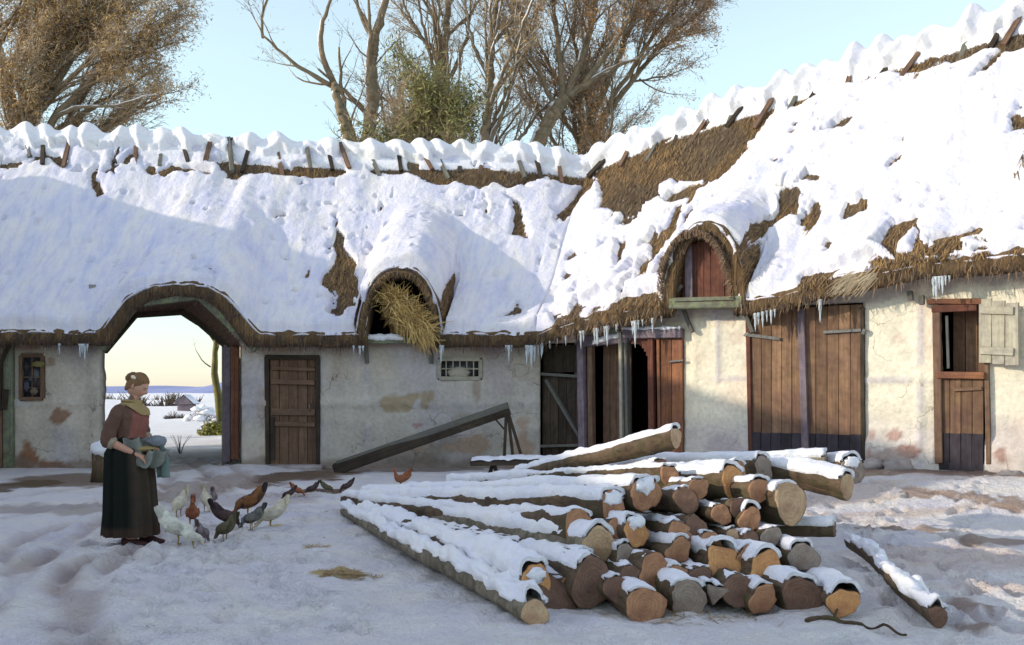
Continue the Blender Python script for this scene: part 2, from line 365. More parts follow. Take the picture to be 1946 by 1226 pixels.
def build_ground():
    ys=np.concatenate([np.arange(0,14,.5),np.arange(14,34,.05),34+np.cumsum(np.geomspace(.08,900,150))])
    ks=np.sinh(np.linspace(-3.2,3.2,620))/np.sinh(3.2)*1.0
    ks=np.linspace(-1,1,800);ks=ks*(.45+.55*ks**6)*1.6
    Yp,K=np.meshgrid(ys,ks,indexing='ij');Y=Yp-12.;X=K*Yp+.15
    Z=ground_z(X,Y)
    C=np.ones(X.shape+(3,))*np.array([1.06,1.02,.97]);near=Y<30
    def paint(m,col,a=1.):
        nonlocal C;m=(m*a)[...,None];C=C*(1-m)+np.array(col)*m
    mud=(.42,.33,.26)
    n=fbm(X*.9,Y*2.2,0,4,21)
    paint(sm(n,.1,.6)*near,(.98,.93,.96),.7);paint(sm(-n,.25,.7)*near,(1.03,.98,.92),.85)
    # warmer trodden snow at right
    paint(sm(X,1.5,4)*near*sm(fbm(X*.5,Y*2.5,0,4,31),-.1,.5),(.90,.76,.66),.85)
    for i,l in enumerate(RUTW):
        d=sdist(X,Y,l);paint(np.exp(-(d/.10)**2)*sm(fbm(X*2,Y*2,0,3,40+i),-.9,-.1),(.58,.47,.41),.65)
    def b(px,py,wx,wy,col,a=.9,seed=0):
        c=onground(px,py,0);k=c[1]/F
        paint(blob(X,Y,c[0],c[1],wx*k*1.1,wy*c[1]*c[1]/(EYE*F)*1.1,seed,1.6)*near,np.array(col)**1.35,a)
    b(575,905,75,16,(.30,.21,.14),.95,1);b(640,895,60,10,(.40,.30,.22),.8,2);b(90,915,130,16,(.42,.31,.22),.9,3);b(20,925,60,14,(.28,.2,.12),.9,4)
    b(100,968,190,14,(.60,.52,.46),.7,5);b(400,925,95,26,(.60,.49,.41),.75,6);b(360,885,45,14,(.58,.46,.38),.7,66);b(480,950,90,14,(.72,.64,.6),.5,7)
    b(625,935,60,7,(.26,.17,.12),.95,8);b(770,890,120,7,(.45,.33,.27),.7,9)
    b(660,1092,62,9,(.74,.56,.20),.85,10);b(600,1042,24,4,(.74,.58,.26),.8,11);b(350,1005,20,3,(.8,.65,.2),.8,12);b(520,1000,14,3,(.8,.65,.2),.7,13)
    w=(X-WO[0])*WN[0]+(Y-WO[1])*WN[1];t=(X-WO[0])*WD[0]+(Y-WO[1])*WD[1]
    paint(sm(1.15-w+.5*fbm(X*1.3,Y*1.3,0,4,50),0,.5)*sm(t,3.4,4.6)*near,(.33,.22,.17),.9)
    paint(sm(.6-w+.3*fbm(X*1.3,Y*1.3,0,4,51),0,.4)*sm(t,-.5,.2)*near,(.3,.22,.18),.85)
    for px,py,wx,wy in((1745,960,42,5),(1800,965,25,4),(1850,968,26,5),(1925,978,40,8),(1650,935,70,4),(1700,1008,110,4),(1880,1030,90,7),(1860,1190,50,6),(1830,1150,50,6)):
        b(px,py,wx,wy,(.5,.38,.30),.8,int(px))
    # interior floor of the barns, gateway passage stays snow
    g=MB().grid(np.stack([X,Y,Z],-1),np.stack([X,Y],-1),C,flip=True)
    o=g.build('ground',MAT['ground']);tag(o,kind='structure')
    # far hills
    def hills(name,Y0,xs,zs,mat,base=-3.):
        n=200;x=np.linspace(xs[0],xs[-1],n);z=np.interp(x,xs,zs);z=z+.10*(z-base)*fbm(x*.06*400/Y0,x*0,0,5,3)
        rows=[]
        for k,u in enumerate(np.linspace(0,1,12)):
            rows.append(np.stack([x,np.full(n,Y0+u*Y0*.35),base+(z-base)*np.sin(u*np.pi/2)],-1))
        tag(MB().grid(np.array(rows),flip=True).build(name,mat),kind='structure')
    k=2000./F
    hx=lambda px,Y0:(px-973)/F*Y0
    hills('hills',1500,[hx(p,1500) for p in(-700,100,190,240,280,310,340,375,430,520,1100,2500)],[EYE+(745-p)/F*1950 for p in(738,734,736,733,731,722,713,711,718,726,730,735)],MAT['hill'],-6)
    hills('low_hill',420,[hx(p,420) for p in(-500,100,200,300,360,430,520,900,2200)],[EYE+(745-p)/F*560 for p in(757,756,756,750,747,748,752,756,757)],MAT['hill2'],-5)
build_ground()
# ================= ROOFS =================
EC=np.array([.43,18.9]);RC=np.array([1.65,22.6])
LX=[-14,-9,-4.5,-3.,-1,.43];LZ=[2.33,2.31,2.26,2.26,2.27,2.27]
RT=[0,.1,.915,1.97,2.95,4.22,5.23,5.86,6.68,8.02,11];RZ=[2.27,2.28,2.48,2.62,2.71,2.66,2.82,2.93,3.05,3.06,3.02]
LRX=[-14,-11,-7,-5.3,-3,0.3,1.65];LRZ=[7.0,6.95,6.84,6.71,6.6,6.55,6.38]
RRT=[0,1.05,2.27,3.95,5.87,8.54,12];RRZ=[6.38,6.66,6.9,7.12,7.42,7.74,8.0]
GATE_X=[-9.,-7.75,-7.45,-6.94,-6.6,-6.04,-5.43,-5.1,-4.87,-4.5,-4.3,-3.];GATE_Z=[.5,1.7,2.5,3.16,3.34,3.44,3.38,3.18,2.93,2.5,1.8,.5]
HAYC,HAYW,HAYH,HAYB=-2.02,.80,1.42,2.3
DORC,DORW,DORH,DORB=3.30,.74,1.30,2.85
def roof(Sg,v,inset=0.):
    """point of the roof surface; Sg runs along the eave (0 = inner corner), v from eave 0 to ridge 1"""
    Sg=np.asarray(Sg,float);v=np.asarray(v,float);Sg,v=np.broadcast_arrays(Sg,v);Lm=Sg<=0
    sk=1.22*np.clip((Sg+3.5)/3.5,0,1)
    ex=np.where(Lm,EC[0]+Sg,EC[0]+WD[0]*Sg);ey=np.where(Lm,EC[1],EC[1]+WD[1]*Sg)
    ez=np.where(Lm,np.interp(EC[0]+Sg,LX,LZ),np.interp(Sg,RT,RZ))+.26
    tr=Sg+1.22*np.clip(Sg/3.5,0,1)
    rx=np.where(Lm,ex+sk,RC[0]+WD[0]*tr);ry=np.where(Lm,RC[1],RC[1]+WD[1]*tr)
    rz=np.where(Lm,np.interp(ex+sk,LRX,LRZ),np.interp(tr,RRT,RRZ))
    x=ex+v*(rx-ex);y=ey+v*(ry-ey);z=ez+v*(rz-ez)-.10*np.sin(v*np.pi)
    z=z+.17*fbm(Sg*.5+v*.8,v*1.6,0,3,61)*np.sin(np.clip(v,0,1)*np.pi)
    if inset: z=z-.27
    yd=v*3.7
    def hood(h): 
        nonlocal z
        e=.05+.10*np.clip(yd,0,1); z=(z+h+np.sqrt((z-h)**2+e*e))/2-e*.35
    c=-6.04;gx=c+(ex-c)/(1-inset*.62)
    g=np.interp(gx,GATE_X,GATE_Z)-inset*1.0
    hood(np.where(Lm&(ex<-3.),g+.80*yd,-9)) 
    d=np.abs((ex-HAYC)/(HAYW-inset*.85));hh=HAYB+(HAYH-inset*.75)*np.power(np.clip(1-d**2.3,0,1),.5)-np.clip(d-1,0,9)*14
    hood(np.where(Lm,hh+.66*yd-.25*np.clip(yd-1.6,0,9),-9))
    d=np.abs((Sg-DORC)/(DORW-inset*.9));hh=DORB+(DORH-inset*.8)*np.power(np.clip(1-d**2.3,0,1),.5)-np.clip(d-1,0,9)*14
    hood(np.where(Lm,-9,hh+.42*yd))
    return np.stack([x,y,z],-1)
def srange(a,b):
    out=[a]
    while out[-1]<b-1e-6:
        s=out[-1];x=EC[0]+s;st=.045
        if (s<0 and (abs(abs(x-HAYC)-HAYW)<.22)) or (s>0 and abs(abs(s-DORC)-DORW)<.2): st=.012
        elif (s<0 and abs(x-HAYC)<HAYW+.4) or (s>0 and abs(s-DORC)<DORW+.4): st=.03
        out.append(min(s+st,b))
    return np.array(out)
# bare thatch areas, outlined on the roof
BARE_P=[[(640,410),(655,470),(685,530),(672,590),(640,620),(622,600),(636,560),(606,545),(632,500)],
 [(962,370),(985,385),(1000,420),(1015,455),(1008,470),(965,452),(975,410)],
 [(1118,330),(1160,296),(1240,262),(1330,222),(1400,195),(1478,172),(1480,200),(1436,262),(1386,336),(1340,352),(1282,345),(1250,372),(1215,410),(1170,412),(1140,395),(1132,350)],
 [(1100,500),(1150,450),(1185,458),(1120,490)],[(1255,390),(1310,355),(1345,352),(1310,385)],[(1120,470),(1250,370),(1262,380),(1170,450)],
 [(1165,560),(1230,490),(1320,400),(1325,408),(1240,500),(1185,568)],
 [(1045,640),(1060,600),(1140,560),(1165,572),(1250,555),(1275,560),(1275,600),(1100,640)],
 [(1480,362),(1520,350),(1535,370),(1505,425),(1460,450),(1400,480),(1425,430),(1470,420)],
 [(1520,535),(1600,505),(1660,492),(1800,490),(1946,470),(1990,470),(1990,540),(1500,560)],[(1650,480),(1690,430),(1745,408),(1750,425),(1720,460),(1700,480)],
 [(1750,395),(1810,370),(1800,385),(1760,405)],[(1790,460),(1860,430),(1870,440),(1810,470)],[(1690,480),(1800,450),(1830,470),(1810,490),(1720,500)],
 [(1920,235),(1950,215),(1950,250),(1930,250)],[(1690,318),(1710,305),(1712,315),(1695,326)],[(1500,360),(1540,330),(1560,340)],
 [(955,605),(985,585),(1015,588),(980,610)]]
BARE_L=[([(700,290),(730,322),(790,328),(860,338),(930,334),(1010,336),(1100,334),(1135,320)],21,1.),([(440,326),(530,330),(600,327),(655,326)],13,1.),([(20,318),(90,300),(150,330)],6,.9),([(200,335),(260,300),(290,330)],6,.8),([(330,320),(400,330)],7,.8),
 ([(490,330),(620,312)],5,.6),([(160,290),(185,310),(175,345),(190,370)],6,.7),([(0,322),(35,318)],4,.7),([(395,305),(445,335)],6,.6),([(210,300),(215,330)],5,.7),
 ([(1040,330),(1080,350),(1120,345)],14,.8),([(985,345),(1010,352)],9,.9),
 ([(1500,196),(1560,170),(1620,150)],8,.9),([(1640,146),(1690,132),(1740,122),(1800,112),(1880,92),(1946,84)],14,1.),([(1640,150),(1700,130)],5,.7),
 ([(1850,150),(1900,110),(1946,75)],5,.8),([(1560,260),(1650,210)],3,.5),([(1130,340),(1060,420)],9,.65),([(300,330),(360,322)],5,.5)]
STAIN=[([(75,290),(100,305),(130,330)],5,.6),([(700,295),(735,320),(760,335)],6,.7)]
def barefac(P):
    px,py=topx(P[...,0],P[...,1],P[...,2])
    jx=px+9*fbm(px*.03,py*.03,0,4,71);jy=py+9*fbm(px*.03,py*.03,9,4,72)
    m=np.full(px.shape,-1.)
    for p in BARE_P:
        d=sdist(jx,jy,p+[p[0]])/7.;m=np.maximum(m,np.where(inpoly(jx,jy,p),np.clip(d,0,1),-np.clip(d,0,1)))
    for l,w,a in BARE_L: m=np.maximum(m,np.clip((w-sdist(jx,jy,l))/7.,-1,1)*a)
    return m
def snow_t(P,Sg,v,m):
    n=fbm(Sg*2.2,v*8,0,4,81);n2=fbm(Sg*6,v*22,0,3,83);n3=fbm(Sg*1.1-v*1.5,v*1.3,0,2,85)
    t=.115+.045*n3+.035*n+.018*n2+.03*sm(v,.35,0)
    # wind-carved streaks running down the slope
    t=t+.05*fbm(Sg*1.9,v*.9+Sg*.2,0,3,87)+.02*fbm(Sg*5,v*3,0,3,88)
    px_,py_=topx(P[...,0],P[...,1],P[...,2])
    st=sm(fbm(Sg*4.2+v*2,v*5.5,0,4,93),.30,.42)*sm(px_,1040,1080)*sm(px_,1420,1330)*sm(py_,330,380)*(Sg<2.9)
    st=st+sm(fbm(Sg*3.5+v*2,v*6,2,4,94),.50,.58)*sm(px_,1450,1500)*sm(py_,300,420)
    inside=np.maximum(sm(m+.55*n2,-.25,.25),np.clip(st,0,1))
    patch=sm(fbm(Sg*3.3,v*11,0,4,89),.18,.42)      # snow clinging inside the bare areas
    t=t-inside*(.19-.15*patch*(m<.95))
    t=np.where(v<.035,t*sm(v,-.005,.03)*1.0+.02,t)
    return t
def build_roof(rootL,rootR):
    for side,(a,b),root in(('L',(-14.,0.),rootL),('R',(0.,10.8),rootR)):
        s=srange(a,b);lab='thatch_roof'
        # --- thatch body ---
        rows=[];uvv=[]
        for vb in(.55,.42,.3,.2,.12,.06,.02,0.):
            P=roof(s,vb,.26);rows.append(P);uvv.append(-vb*5-.4)
        e0=roof(s,0.,.26);e1=roof(s,0.);out=np.where(s[:,None]<=0,np.array([0,-1.,0]),np.array([WN[0],WN[1],0]))
        rag=.03*fbm(s*9,s*0,0,3,91)+.015*fbm(s*30,s*0,0,2,92)
        for u in(.25,.5,.75):
            P=e0*(1-u)+e1*u+out*(.05*math.sin(u*math.pi)+rag*.8)[:,None] if np.ndim(rag) else 0
            P[:,2]+=rag*(1-u);rows.append(P);uvv.append(-.3*(1-u))
        vs=np.concatenate([np.linspace(0,.4,46),np.linspace(.41,1,56)])
        for v in vs:
            P=roof(s,v);rows.append(P);uvv.append(v*5)
        top=rows[-1]
        for u in(.1,.4,.8,1.):
            P=top.copy();P[:,:2]-=out[:,:2]*2.9*u;P[:,2]-=3.3*u;rows.append(P);uvv.append(5+u*4)
        G=np.array(rows);n=np.stack([fbm(G[...,0]*7,G[...,2]*2.5,G[...,1]*7,3,95)]*3,-1)*np.array([0,-.02,.025]);G=G+n
        uv=np.stack(np.broadcast_arrays(s[None,:],np.array(uvv)[:,None]),-1)
        MB().grid(G,uv,flip=False).build(lab,MAT['thatch'],root)
        # --- snow cover ---
        vs=np.concatenate([np.linspace(0,.4,90),np.linspace(.4045,1,120)])
        SS,VV=np.meshgrid(s,vs);P=roof(SS,VV)
        dv=(roof(SS,VV+.004)-P);ds=(roof(SS+.004,VV)-roof(SS-.004,VV))
        N=np.cross(ds,dv);N/=np.linalg.norm(N,axis=-1)[...,None]+1e-12;N=np.where(N[...,2:]<0,-N,N)
        m=barefac(P);t=snow_t(P,SS,VV,m)
        t=t-.22*sm(.42-N[...,2],0,.2)              # snow slides off the steep flanks
        t=t-.10*(1-sm(VV,.0,.012))
        up=N*.6+np.array([0,0,.4])
        Q=P+up*t[...,None]
        # front lip rolls over the thatch edge
        lipo=np.where(SS[:1,:,None]<=0,np.array([0,-1.,0]),np.array([WN[0],WN[1],0]))
        lip=.03+.05*np.clip(t[6],0,1)/.12
        f1=Q[6:7]+0;lp=[]
        Q[:6]=Q[6]*(0)+Q[:6]
        drape=P[0:1]+lipo*.02;drape[...,2]-=.03+.05*np.clip(noise(s*5,s*0,0,97),-.4,1)[None]
        drape=np.where((t[8]>.05)[None,:,None],drape,P[0:1]-np.array([0,0,.05]))
        g=np.concatenate([drape+lipo*-.03,drape+lipo*.02,Q[:]],0)
        g[2,:,:2]+=lipo[0,:,:2]*.05;g[3,:,:2]+=lipo[0,:,:2]*.02
        # over the ridge
        back=Q[-1:].copy()-lipo*.25;back[...,2]-=.12;b2=back-lipo*.6;b2[...,2]-=.8
        g=np.concatenate([g,back,b2],0)
        nr_=g.shape[0];MB().grid(g,np.stack(np.broadcast_arrays(s[None,:],np.concatenate([[0,0],vs,[1.02,1.2]])[:,None]*5.6),-1),flip=False).build('snow_cover',MAT['snow_roof'],root)
        # --- loose straws over the bare thatch ---
        mb=MB();idx=np.argwhere((t[4:-1]<.012)&(VV[4:-1]>.0));
        cnt=min(len(idx)*2,30000 if side=='R' else 14000)
        if len(idx):
            pick=idx[rng.integers(0,len(idx),cnt)];A=P[4:-1][pick[:,0],pick[:,1]]
            dn=-dv[4:-1][pick[:,0],pick[:,1]];dn/=np.linalg.norm(dn,axis=1)[:,None];sd=ds[4:-1][pick[:,0],pick[:,1]];sd/=np.linalg.norm(sd,axis=1)[:,None]
            nn=N[4:-1][pick[:,0],pick[:,1]]
            L=rng.uniform(.08,.3,cnt)[:,None];w=rng.uniform(.004,.011,cnt)[:,None]
            A=A+sd*rng.normal(0,.03,(cnt,1))+nn*rng.uniform(-.005,.02,(cnt,1));B=A+(dn+sd*rng.normal(0,.28,(cnt,1))+nn*rng.uniform(0,.16,(cnt,1)))*L
            V=np.stack([A-sd*w,A+sd*w,B+sd*w*.4,B-sd*w*.4],1).reshape(-1,3)
            k=rng.uniform(0,1,(cnt,1));k=k**1.6;warm=sm(fbm(A[:,0]*.8,A[:,2]*.8,A[:,1]*.8,2,99),-.3,.3)[:,None]
            c=(1-k)*np.array([.07,.04,.022])+k*(np.array([.42,.25,.09])*warm+np.array([.27,.19,.10])*(1-warm))
            mb.add(V,np.arange(cnt*4).reshape(-1,4).tolist(),None,np.repeat(c,4,0))
        # straws hanging from the eave
        ce=int((b-a)*150);se=rng.uniform(a,b,ce);A=roof(se,0.,.26)*.5+roof(se,0.)*.5;A=A+(roof(se,0.)-roof(se,0.,.26))*rng.uniform(-.5,.35,(ce,1))
        o=np.where(se[:,None]<=0,np.array([0,-1.,0]),np.array([WN[0],WN[1],0]));A=A+o*.045
        B=A+o*rng.uniform(0,.08,(ce,1))+np.array([0,0,-1.])*rng.uniform(.03,.15,(ce,1))+rng.normal(0,.02,(ce,3))
        sd=np.stack([-o[:,1],o[:,0],o[:,2]],1);w=rng.uniform(.003,.008,(ce,1))
        V=np.stack([A-sd*w,A+sd*w,B+sd*w*.4,B-sd*w*.4],1).reshape(-1,3);k=rng.uniform(0,1,(ce,1))**2.2
        lf=(se>0)[:,None];c=(1-k)*np.array([.035,.022,.018])+k*np.where(lf,np.array([.32,.2,.1]),np.array([.13,.08,.05]))
        mb.add(V,np.arange(ce*4).reshape(-1,4).tolist(),None,np.repeat(c,4,0))
        mb.build('straw_fringe',MAT['straw'],root,smooth=False)
BARN=thing('thatched_barn','long whitewashed barn with snowy thatch, arched gateway and straw-filled dormer','barn',(-4,19.3,0))
STABLE=thing('thatched_stable','sunlit stable wing at right with snowy thatch, double door and red-boarded dormer','stable',(3,17.5,0))
build_roof(BARN,STABLE)
# ridge timbers, each capped with snow
RIB={}
def ridge_timber(P,along,fr,h,bare,root,k):
    mb=MB();up=np.array([0,0,1.]);P=P-(fr*.6+up*.8)*(.0 if bare else (rng.choice([.03,.06,.08,.10]) if root is BARN else rng.choice([.09,.13,.16])));lean=rng.normal(.05,.13);dl=rng.uniform(.42,.72)
    foot=P+fr*(dl-.03)+np.array([0,0,-dl*1.16])+along*(lean+(.10 if root is BARN else -.30));topp=P+fr*.0+up*(.05+.6*h)+along*(-.03)
    mb.beam(foot,topp,.085,.07,up=fr,j=.006)
    foot2=P-fr*.6+up*-.5+along*.08;mb.beam(foot2,P+fr*.03+up*(.04+.6*h)+along*.03,.07,.06,up=fr,j=.004)
    o=mb.build('ridge_timber',MAT[['wood_dark','wood_brown','wood_grey'][k%3]],root,smooth=False)
    RIB.setdefault(root,[]).append((P,lean+(.10 if root is BARN else -.30),h,dl,bare))
k=0
for X in np.arange(-11.,1.3,.50):
    Xj=X+rng.normal(0,.09);z=np.interp(Xj,LRX,LRZ)+.03;k+=1
    ridge_timber(np.array([Xj,22.6,z]),np.array([1.,0,0]),np.array([0,-1.,0]),abs(rng.normal(0,.03)),k in(10,11,14,16),BARN,k)
for t in np.arange(.25,9.8,.50):
    tj=t+rng.normal(0,.10);P=np.array([RC[0]+WD[0]*tj,RC[1]+WD[1]*tj,np.interp(tj,RRT,RRZ)+.03]);k+=1
    big=.05+.13*(abs(math.sin(k*2.1))>.62)*sm(tj,2,3.5)
    ridge_timber(P,np.array([WD[0],WD[1],0]),np.array([WN[0],WN[1],0]),float(big)+abs(rng.normal(0,.03)),False,STABLE,k)
# snow blanket over the ridge, ribbed where it lies on the timbers
def ridge_snow(root,pts,along,fr,seed):
    Pn=np.array(pts);step=np.linalg.norm(Pn[1,:2]-Pn[0,:2]);s=np.arange(len(Pn))*step;o=Pn[0]
    d=np.concatenate([np.linspace(-.7,0,9),np.linspace(.02,1.,44)]);SS,DD=np.meshgrid(s,d,indexing='ij')
    rib=0*SS;tip=0*SS;reach=np.full(SS.shape,.44)+.12*fbm(SS*.9,0*SS,0,3,seed)+.12*fbm(SS*4,DD*3,0,3,seed+1)
    for i,(p,ln,h,dl,bare) in enumerate(RIB[root]):
        si=(p-o)[:2]@along[:2];c=si+ln*np.clip(DD,0,1)/.6;w=.075+.05*((i*7)%5)/5+.10*np.exp(-(DD/.2)**2)
        a=(.35 if bare else 1.)*np.exp(-((SS-c)/w)**2);rib=np.maximum(rib,a*(.8+.6*((i*5)%7)/7+h*5));reach=reach+.20*np.exp(-((SS-c)/.07)**2)*(((i*3)%5)/4-.35)
        if bare: reach=reach-.25*np.exp(-((SS-c)/.10)**2)
    e=sm(reach-DD,0,.10);big=fbm(SS*1.3,DD*2,0,3,seed+2)
    t=(.06+.03*big+.085*rib+.018*fbm(SS*7,DD*7,0,3,seed+3))*e-.07*(1-e)
    hole=sm(fbm(SS*2.1,DD*4,5,4,seed+4)-.38+.0*DD,0,.15)*sm(DD,.12,.3)*(rib<.4);t=t-.12*hole
    dn=fr*.62+np.array([0,0,-.78]);nr=fr*.70+np.array([0,0,.72]);bk=-fr*.62+np.array([0,0,-.78])
    A=np.abs(DD);rd=.12;           # rounded crest
    sl=np.where(DD[...,None]>=0,dn,bk)*(np.sqrt(A**2+rd**2)-rd)[...,None]
    nn=fr*np.tanh(DD/.12)[...,None]*.62+np.array([0,0,1.])*(.72+.28*np.exp(-(DD/.12)**2))[...,None]
    t=t+.035*rib*np.exp(-((DD-.02)/.2)**2)+.03*fbm(SS*3.1,DD*2,7,3,seed+8)*np.exp(-(DD/.2)**2);t=t-.30*sm(DD,.5,1.)*(1-e)
    Q=Pn[:,None]+sl+nn*t[...,None]+np.array([0,0,.02])
    MB().grid(Q,flip=False).build('ridge_snow',MAT['snow'],root)
_a=np.arange(-13.5,1.75,.03);ridge_snow(BARN,[(x,22.55,np.interp(x,LRX,LRZ)+.02) for x in _a],np.array([1.,0,0]),np.array([0,-1.,0]),3)
_a=np.arange(-.1,11.9,.03);ridge_snow(STABLE,[(RC[0]+WD[0]*t,RC[1]+WD[1]*t,np.interp(t,RRT,RRZ)+.02) for t in _a],np.array([WD[0],WD[1],0]),np.array([WN[0],WN[1],0]),4)
# ================= WALLS AND OPENINGS =================
YW=19.3
class FrameL:                                    # back wall: t = world x
    d=np.array([1.,0,0]);n=np.array([0,-1.,0])
    def t(s,px): return (px-973)/F*YW
    def z(s,px,py): return EYE-(py-745)/F*YW
    def p(s,t,z,off=0.): t=np.asarray(t,float);return np.stack(np.broadcast_arrays(t,YW-np.asarray(off,float)+0*t,np.asarray(z,float)),-1)
class FrameR:
    d=np.array([WD[0],WD[1],0]);n=np.array([WN[0],WN[1],0])
    def t(s,px):
        k=(np.asarray(px,float)-973)/F;return (WO[1]*k-WO[0])/(WD[0]-WD[1]*k)
    def z(s,px,py): return EYE-(np.asarray(py,float)-745)/F*(WO[1]+WD[1]*s.t(px))
    def p(s,t,z,off=0.):
        t=np.asarray(t,float);off=np.asarray(off,float);return np.stack(np.broadcast_arrays(WO[0]+WD[0]*t+WN[0]*off,WO[1]+WD[1]*t+WN[1]*off,np.asarray(z,float)),-1)
FL=FrameL();FR=FrameR()
def P(fr,px,py,off=0.): return fr.p(fr.t(px),fr.z(px,py),off)
def rotf(fr): return np.stack([fr.d,-fr.n,[0,0,1.]],1)
def wall(fr,root,t0,t1,z1,holes,polys,paint,relief,name='wall',base=-.15,topf=None):
    ts=set(np.round(np.arange(t0,t1,.05),4));zs=set(np.round(np.arange(base,z1,.05),4))
    for a,b,c,d in holes: 
        for e in(a,b): ts={q for q in ts if abs(q-e)>.018};ts.add(round(float(e),4))
        for e in [q for q in(c,d) if q<z1-.02]: zs={q for q in zs if abs(q-e)>.018};zs.add(round(float(e),4))
    ts=np.array(sorted(ts)+[t1]);zs=np.array(sorted(zs)+[z1])
    T,Z=np.meshgrid(ts,zs,indexing='ij');o=relief(T,Z)
    o=o+.018*fbm(T*1.1,Z*1.1,0,3,101)+.006*fbm(T*6,Z*6,0,3,102)
    tc=(ts[1:]+ts[:-1])[:,None]/2+0*(zs[1:]+zs[:-1])[None]/2;zc=(zs[1:]+zs[:-1])[None]/2+0*tc
    m=np.ones(tc.shape,bool)
    for a,b,c,d in holes: m&=~((tc>a)&(tc<b)&(zc>c)&(zc<d))
    for p in polys: m&=~inpoly(tc,zc,p)
    C=paint(T,Z)
    if topf is not None: m&=zc<topf(tc)
    return MB().grid(fr.p(T,Z,o),np.stack([T,Z],-1),C,mask=m).build(name,MAT['plaster'],root,solid=.26)
def boards(fr,root,name,mat,t0,t1,z0,z1,n,th,off,gap=.008,slant=0.,c=None,parent=None,jit=.006):
    mb=MB();w=(t1-t0)/n
    for i in range(n):
        tc=t0+w*(i+.5);z0j=z0+rng.uniform(0,jit*2);z1j=z1+rng.uniform(-jit,jit)
        mb.box(fr.p(tc,(z0j+z1j)/2,off+rng.uniform(-.004,.004)),(w-gap,th,z1j-z0j),rotf(fr)@rotz(rng.normal(0,.004)),j=.0015,c=np.array([1,.97,.95])*rng.uniform(.68,1.28))
    return mb.build(name,mat,parent or root,smooth=False)
def bar(fr,root,name,mat,a,b,w,d,off,parent=None,pxy=True,j=.003):
    A=P(fr,*a,off) if pxy else fr.p(*a,off);B=P(fr,*b,off) if pxy else fr.p(*b,off)
    return MB().beam(A,B,w,d,up=fr.n,j=j).build(name,mat,parent or root,smooth=False)
def spots(T,Z,C,fr,lst):
    for px,py,wx,wy,col,a,sd in lst:
        tc=fr.t(px);zc=fr.z(px,py);k=(YW if fr is FL else WO[1]+WD[1]*tc)/F
        q=1-np.hypot((T-tc)/(wx*k),(Z-zc)/(wy*k))+.75*fbm(T*3.5,Z*3.5,0,4,sd)
        m=(sm(q,.05,.3)*a)[...,None];C=C*(1-m)+np.array(col)*m
    return C
OCH=(.42,.33,.22);RST=(.30,.15,.085);GRY=(.37,.36,.33)
def paintL(T,Z):
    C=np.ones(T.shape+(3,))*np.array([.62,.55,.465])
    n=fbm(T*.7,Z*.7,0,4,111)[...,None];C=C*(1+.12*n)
    C=C+(sm(fbm(T*1.1,Z*.8,3,4,113),.0,.6)[...,None])*np.array([-.045,-.03,.05])
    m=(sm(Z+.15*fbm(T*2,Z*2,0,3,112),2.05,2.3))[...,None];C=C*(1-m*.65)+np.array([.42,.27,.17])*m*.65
    x0,x1=FL.t(515),FL.t(1030)
    mm=(sm(T,x0,x0+.2)*sm(Z,1.75,1.5))[...,None]*.35;C=C*(1-mm)+np.array([.56,.53,.50])*mm
    tb=np.maximum.reduce([edge(Z,1.12,.13),edge(T,FL.t(605),.16),edge(T,FL.t(690),.17),edge(T,FL.t(822),.15)])*sm(fbm(T*3,Z*3,0,3,56),-.3,.3);tb=tb[...,None]*.4;C=C*(1-tb)+np.array([.52,.50,.56])*tb
    C=spots(T,Z,C,FL,[(110,792,22,16,RST,.85,1),(100,688,12,10,RST,.6,2),(95,885,60,24,(.26,.12,.07),.95,3),(55,880,26,34,RST,.9,4),(90,910,90,14,(.24,.15,.09),.9,5),
      (770,762,40,22,OCH,.95,6),(735,768,16,7,OCH,.9,7),(805,765,9,16,OCH,.9,8),(795,808,16,8,(.42,.22,.2),.8,9),(905,735,8,30,(.40,.31,.24),.7,10),(890,790,40,12,(.45,.36,.26),.6,11),
      (850,850,110,20,(.45,.30,.2),.75,12),(790,870,60,22,GRY,.6,13),(860,835,30,10,(.3,.27,.23),.6,14),(990,850,26,60,(.48,.30,.2),.7,15),(960,650,50,20,(.44,.24,.2),.6,16),
      (640,690,12,60,(.52,.42,.36),.5,17),(560,655,60,16,(.42,.27,.17),.6,18),(60,650,120,14,(.38,.23,.15),.7,19),(500,800,12,60,(.5,.36,.25),.4,20),(940,690,30,60,(.50,.42,.45),.5,21)])
    m=(sm(.22+.12*fbm(T*2,0*Z,0,3,7)-Z,0,.12))[...,None];C=C*(1-.7*m)+np.array([.26,.19,.15])*m*.7
    return C
def edge(v,c,w,s=.02): return sm(v,c-s,c+s)*sm(v,c+w+s,c+w-s)
def reliefL(T,Z):
    o=0*T
    o=o+.03*edge(T,FL.t(170),.32)+.05*edge(T,FL.t(458),.48)              # jambs of the gateway
    o=o+.028*edge(Z,1.12,.13)+.025*edge(T,FL.t(605),.16)+.025*edge(T,FL.t(690),.17)+.025*edge(T,FL.t(822),.15)+.012*fbm(T*2.5,Z*2.5,0,3,55)
    o=o+.03*edge(T,FL.t(988),.35)-.015*edge(Z,1.70,.03)*(T<FL.t(170))
    return o
g=lambda l:[(float(FL.t(a)),float(FL.z(a,b))) for a,b in l]
gate=g([(189,960),(189,655),(250,590),(262,575),(385,566),(458,655),(458,960)])
gate_up=[(FL.t(168),2.3)]+[(float(FL.t(a)),float(FL.z(a,b))) for a,b in((256,572),(380,558),(492,655))]+[(FL.t(492),9),(FL.t(168),9)]
def rectpx(fr,x0,y0,x1,y1): return (float(fr.t(x0)),float(fr.t(x1)),float(fr.z((x0+x1)/2,y1)),float(fr.z((x0+x1)/2,y0)))
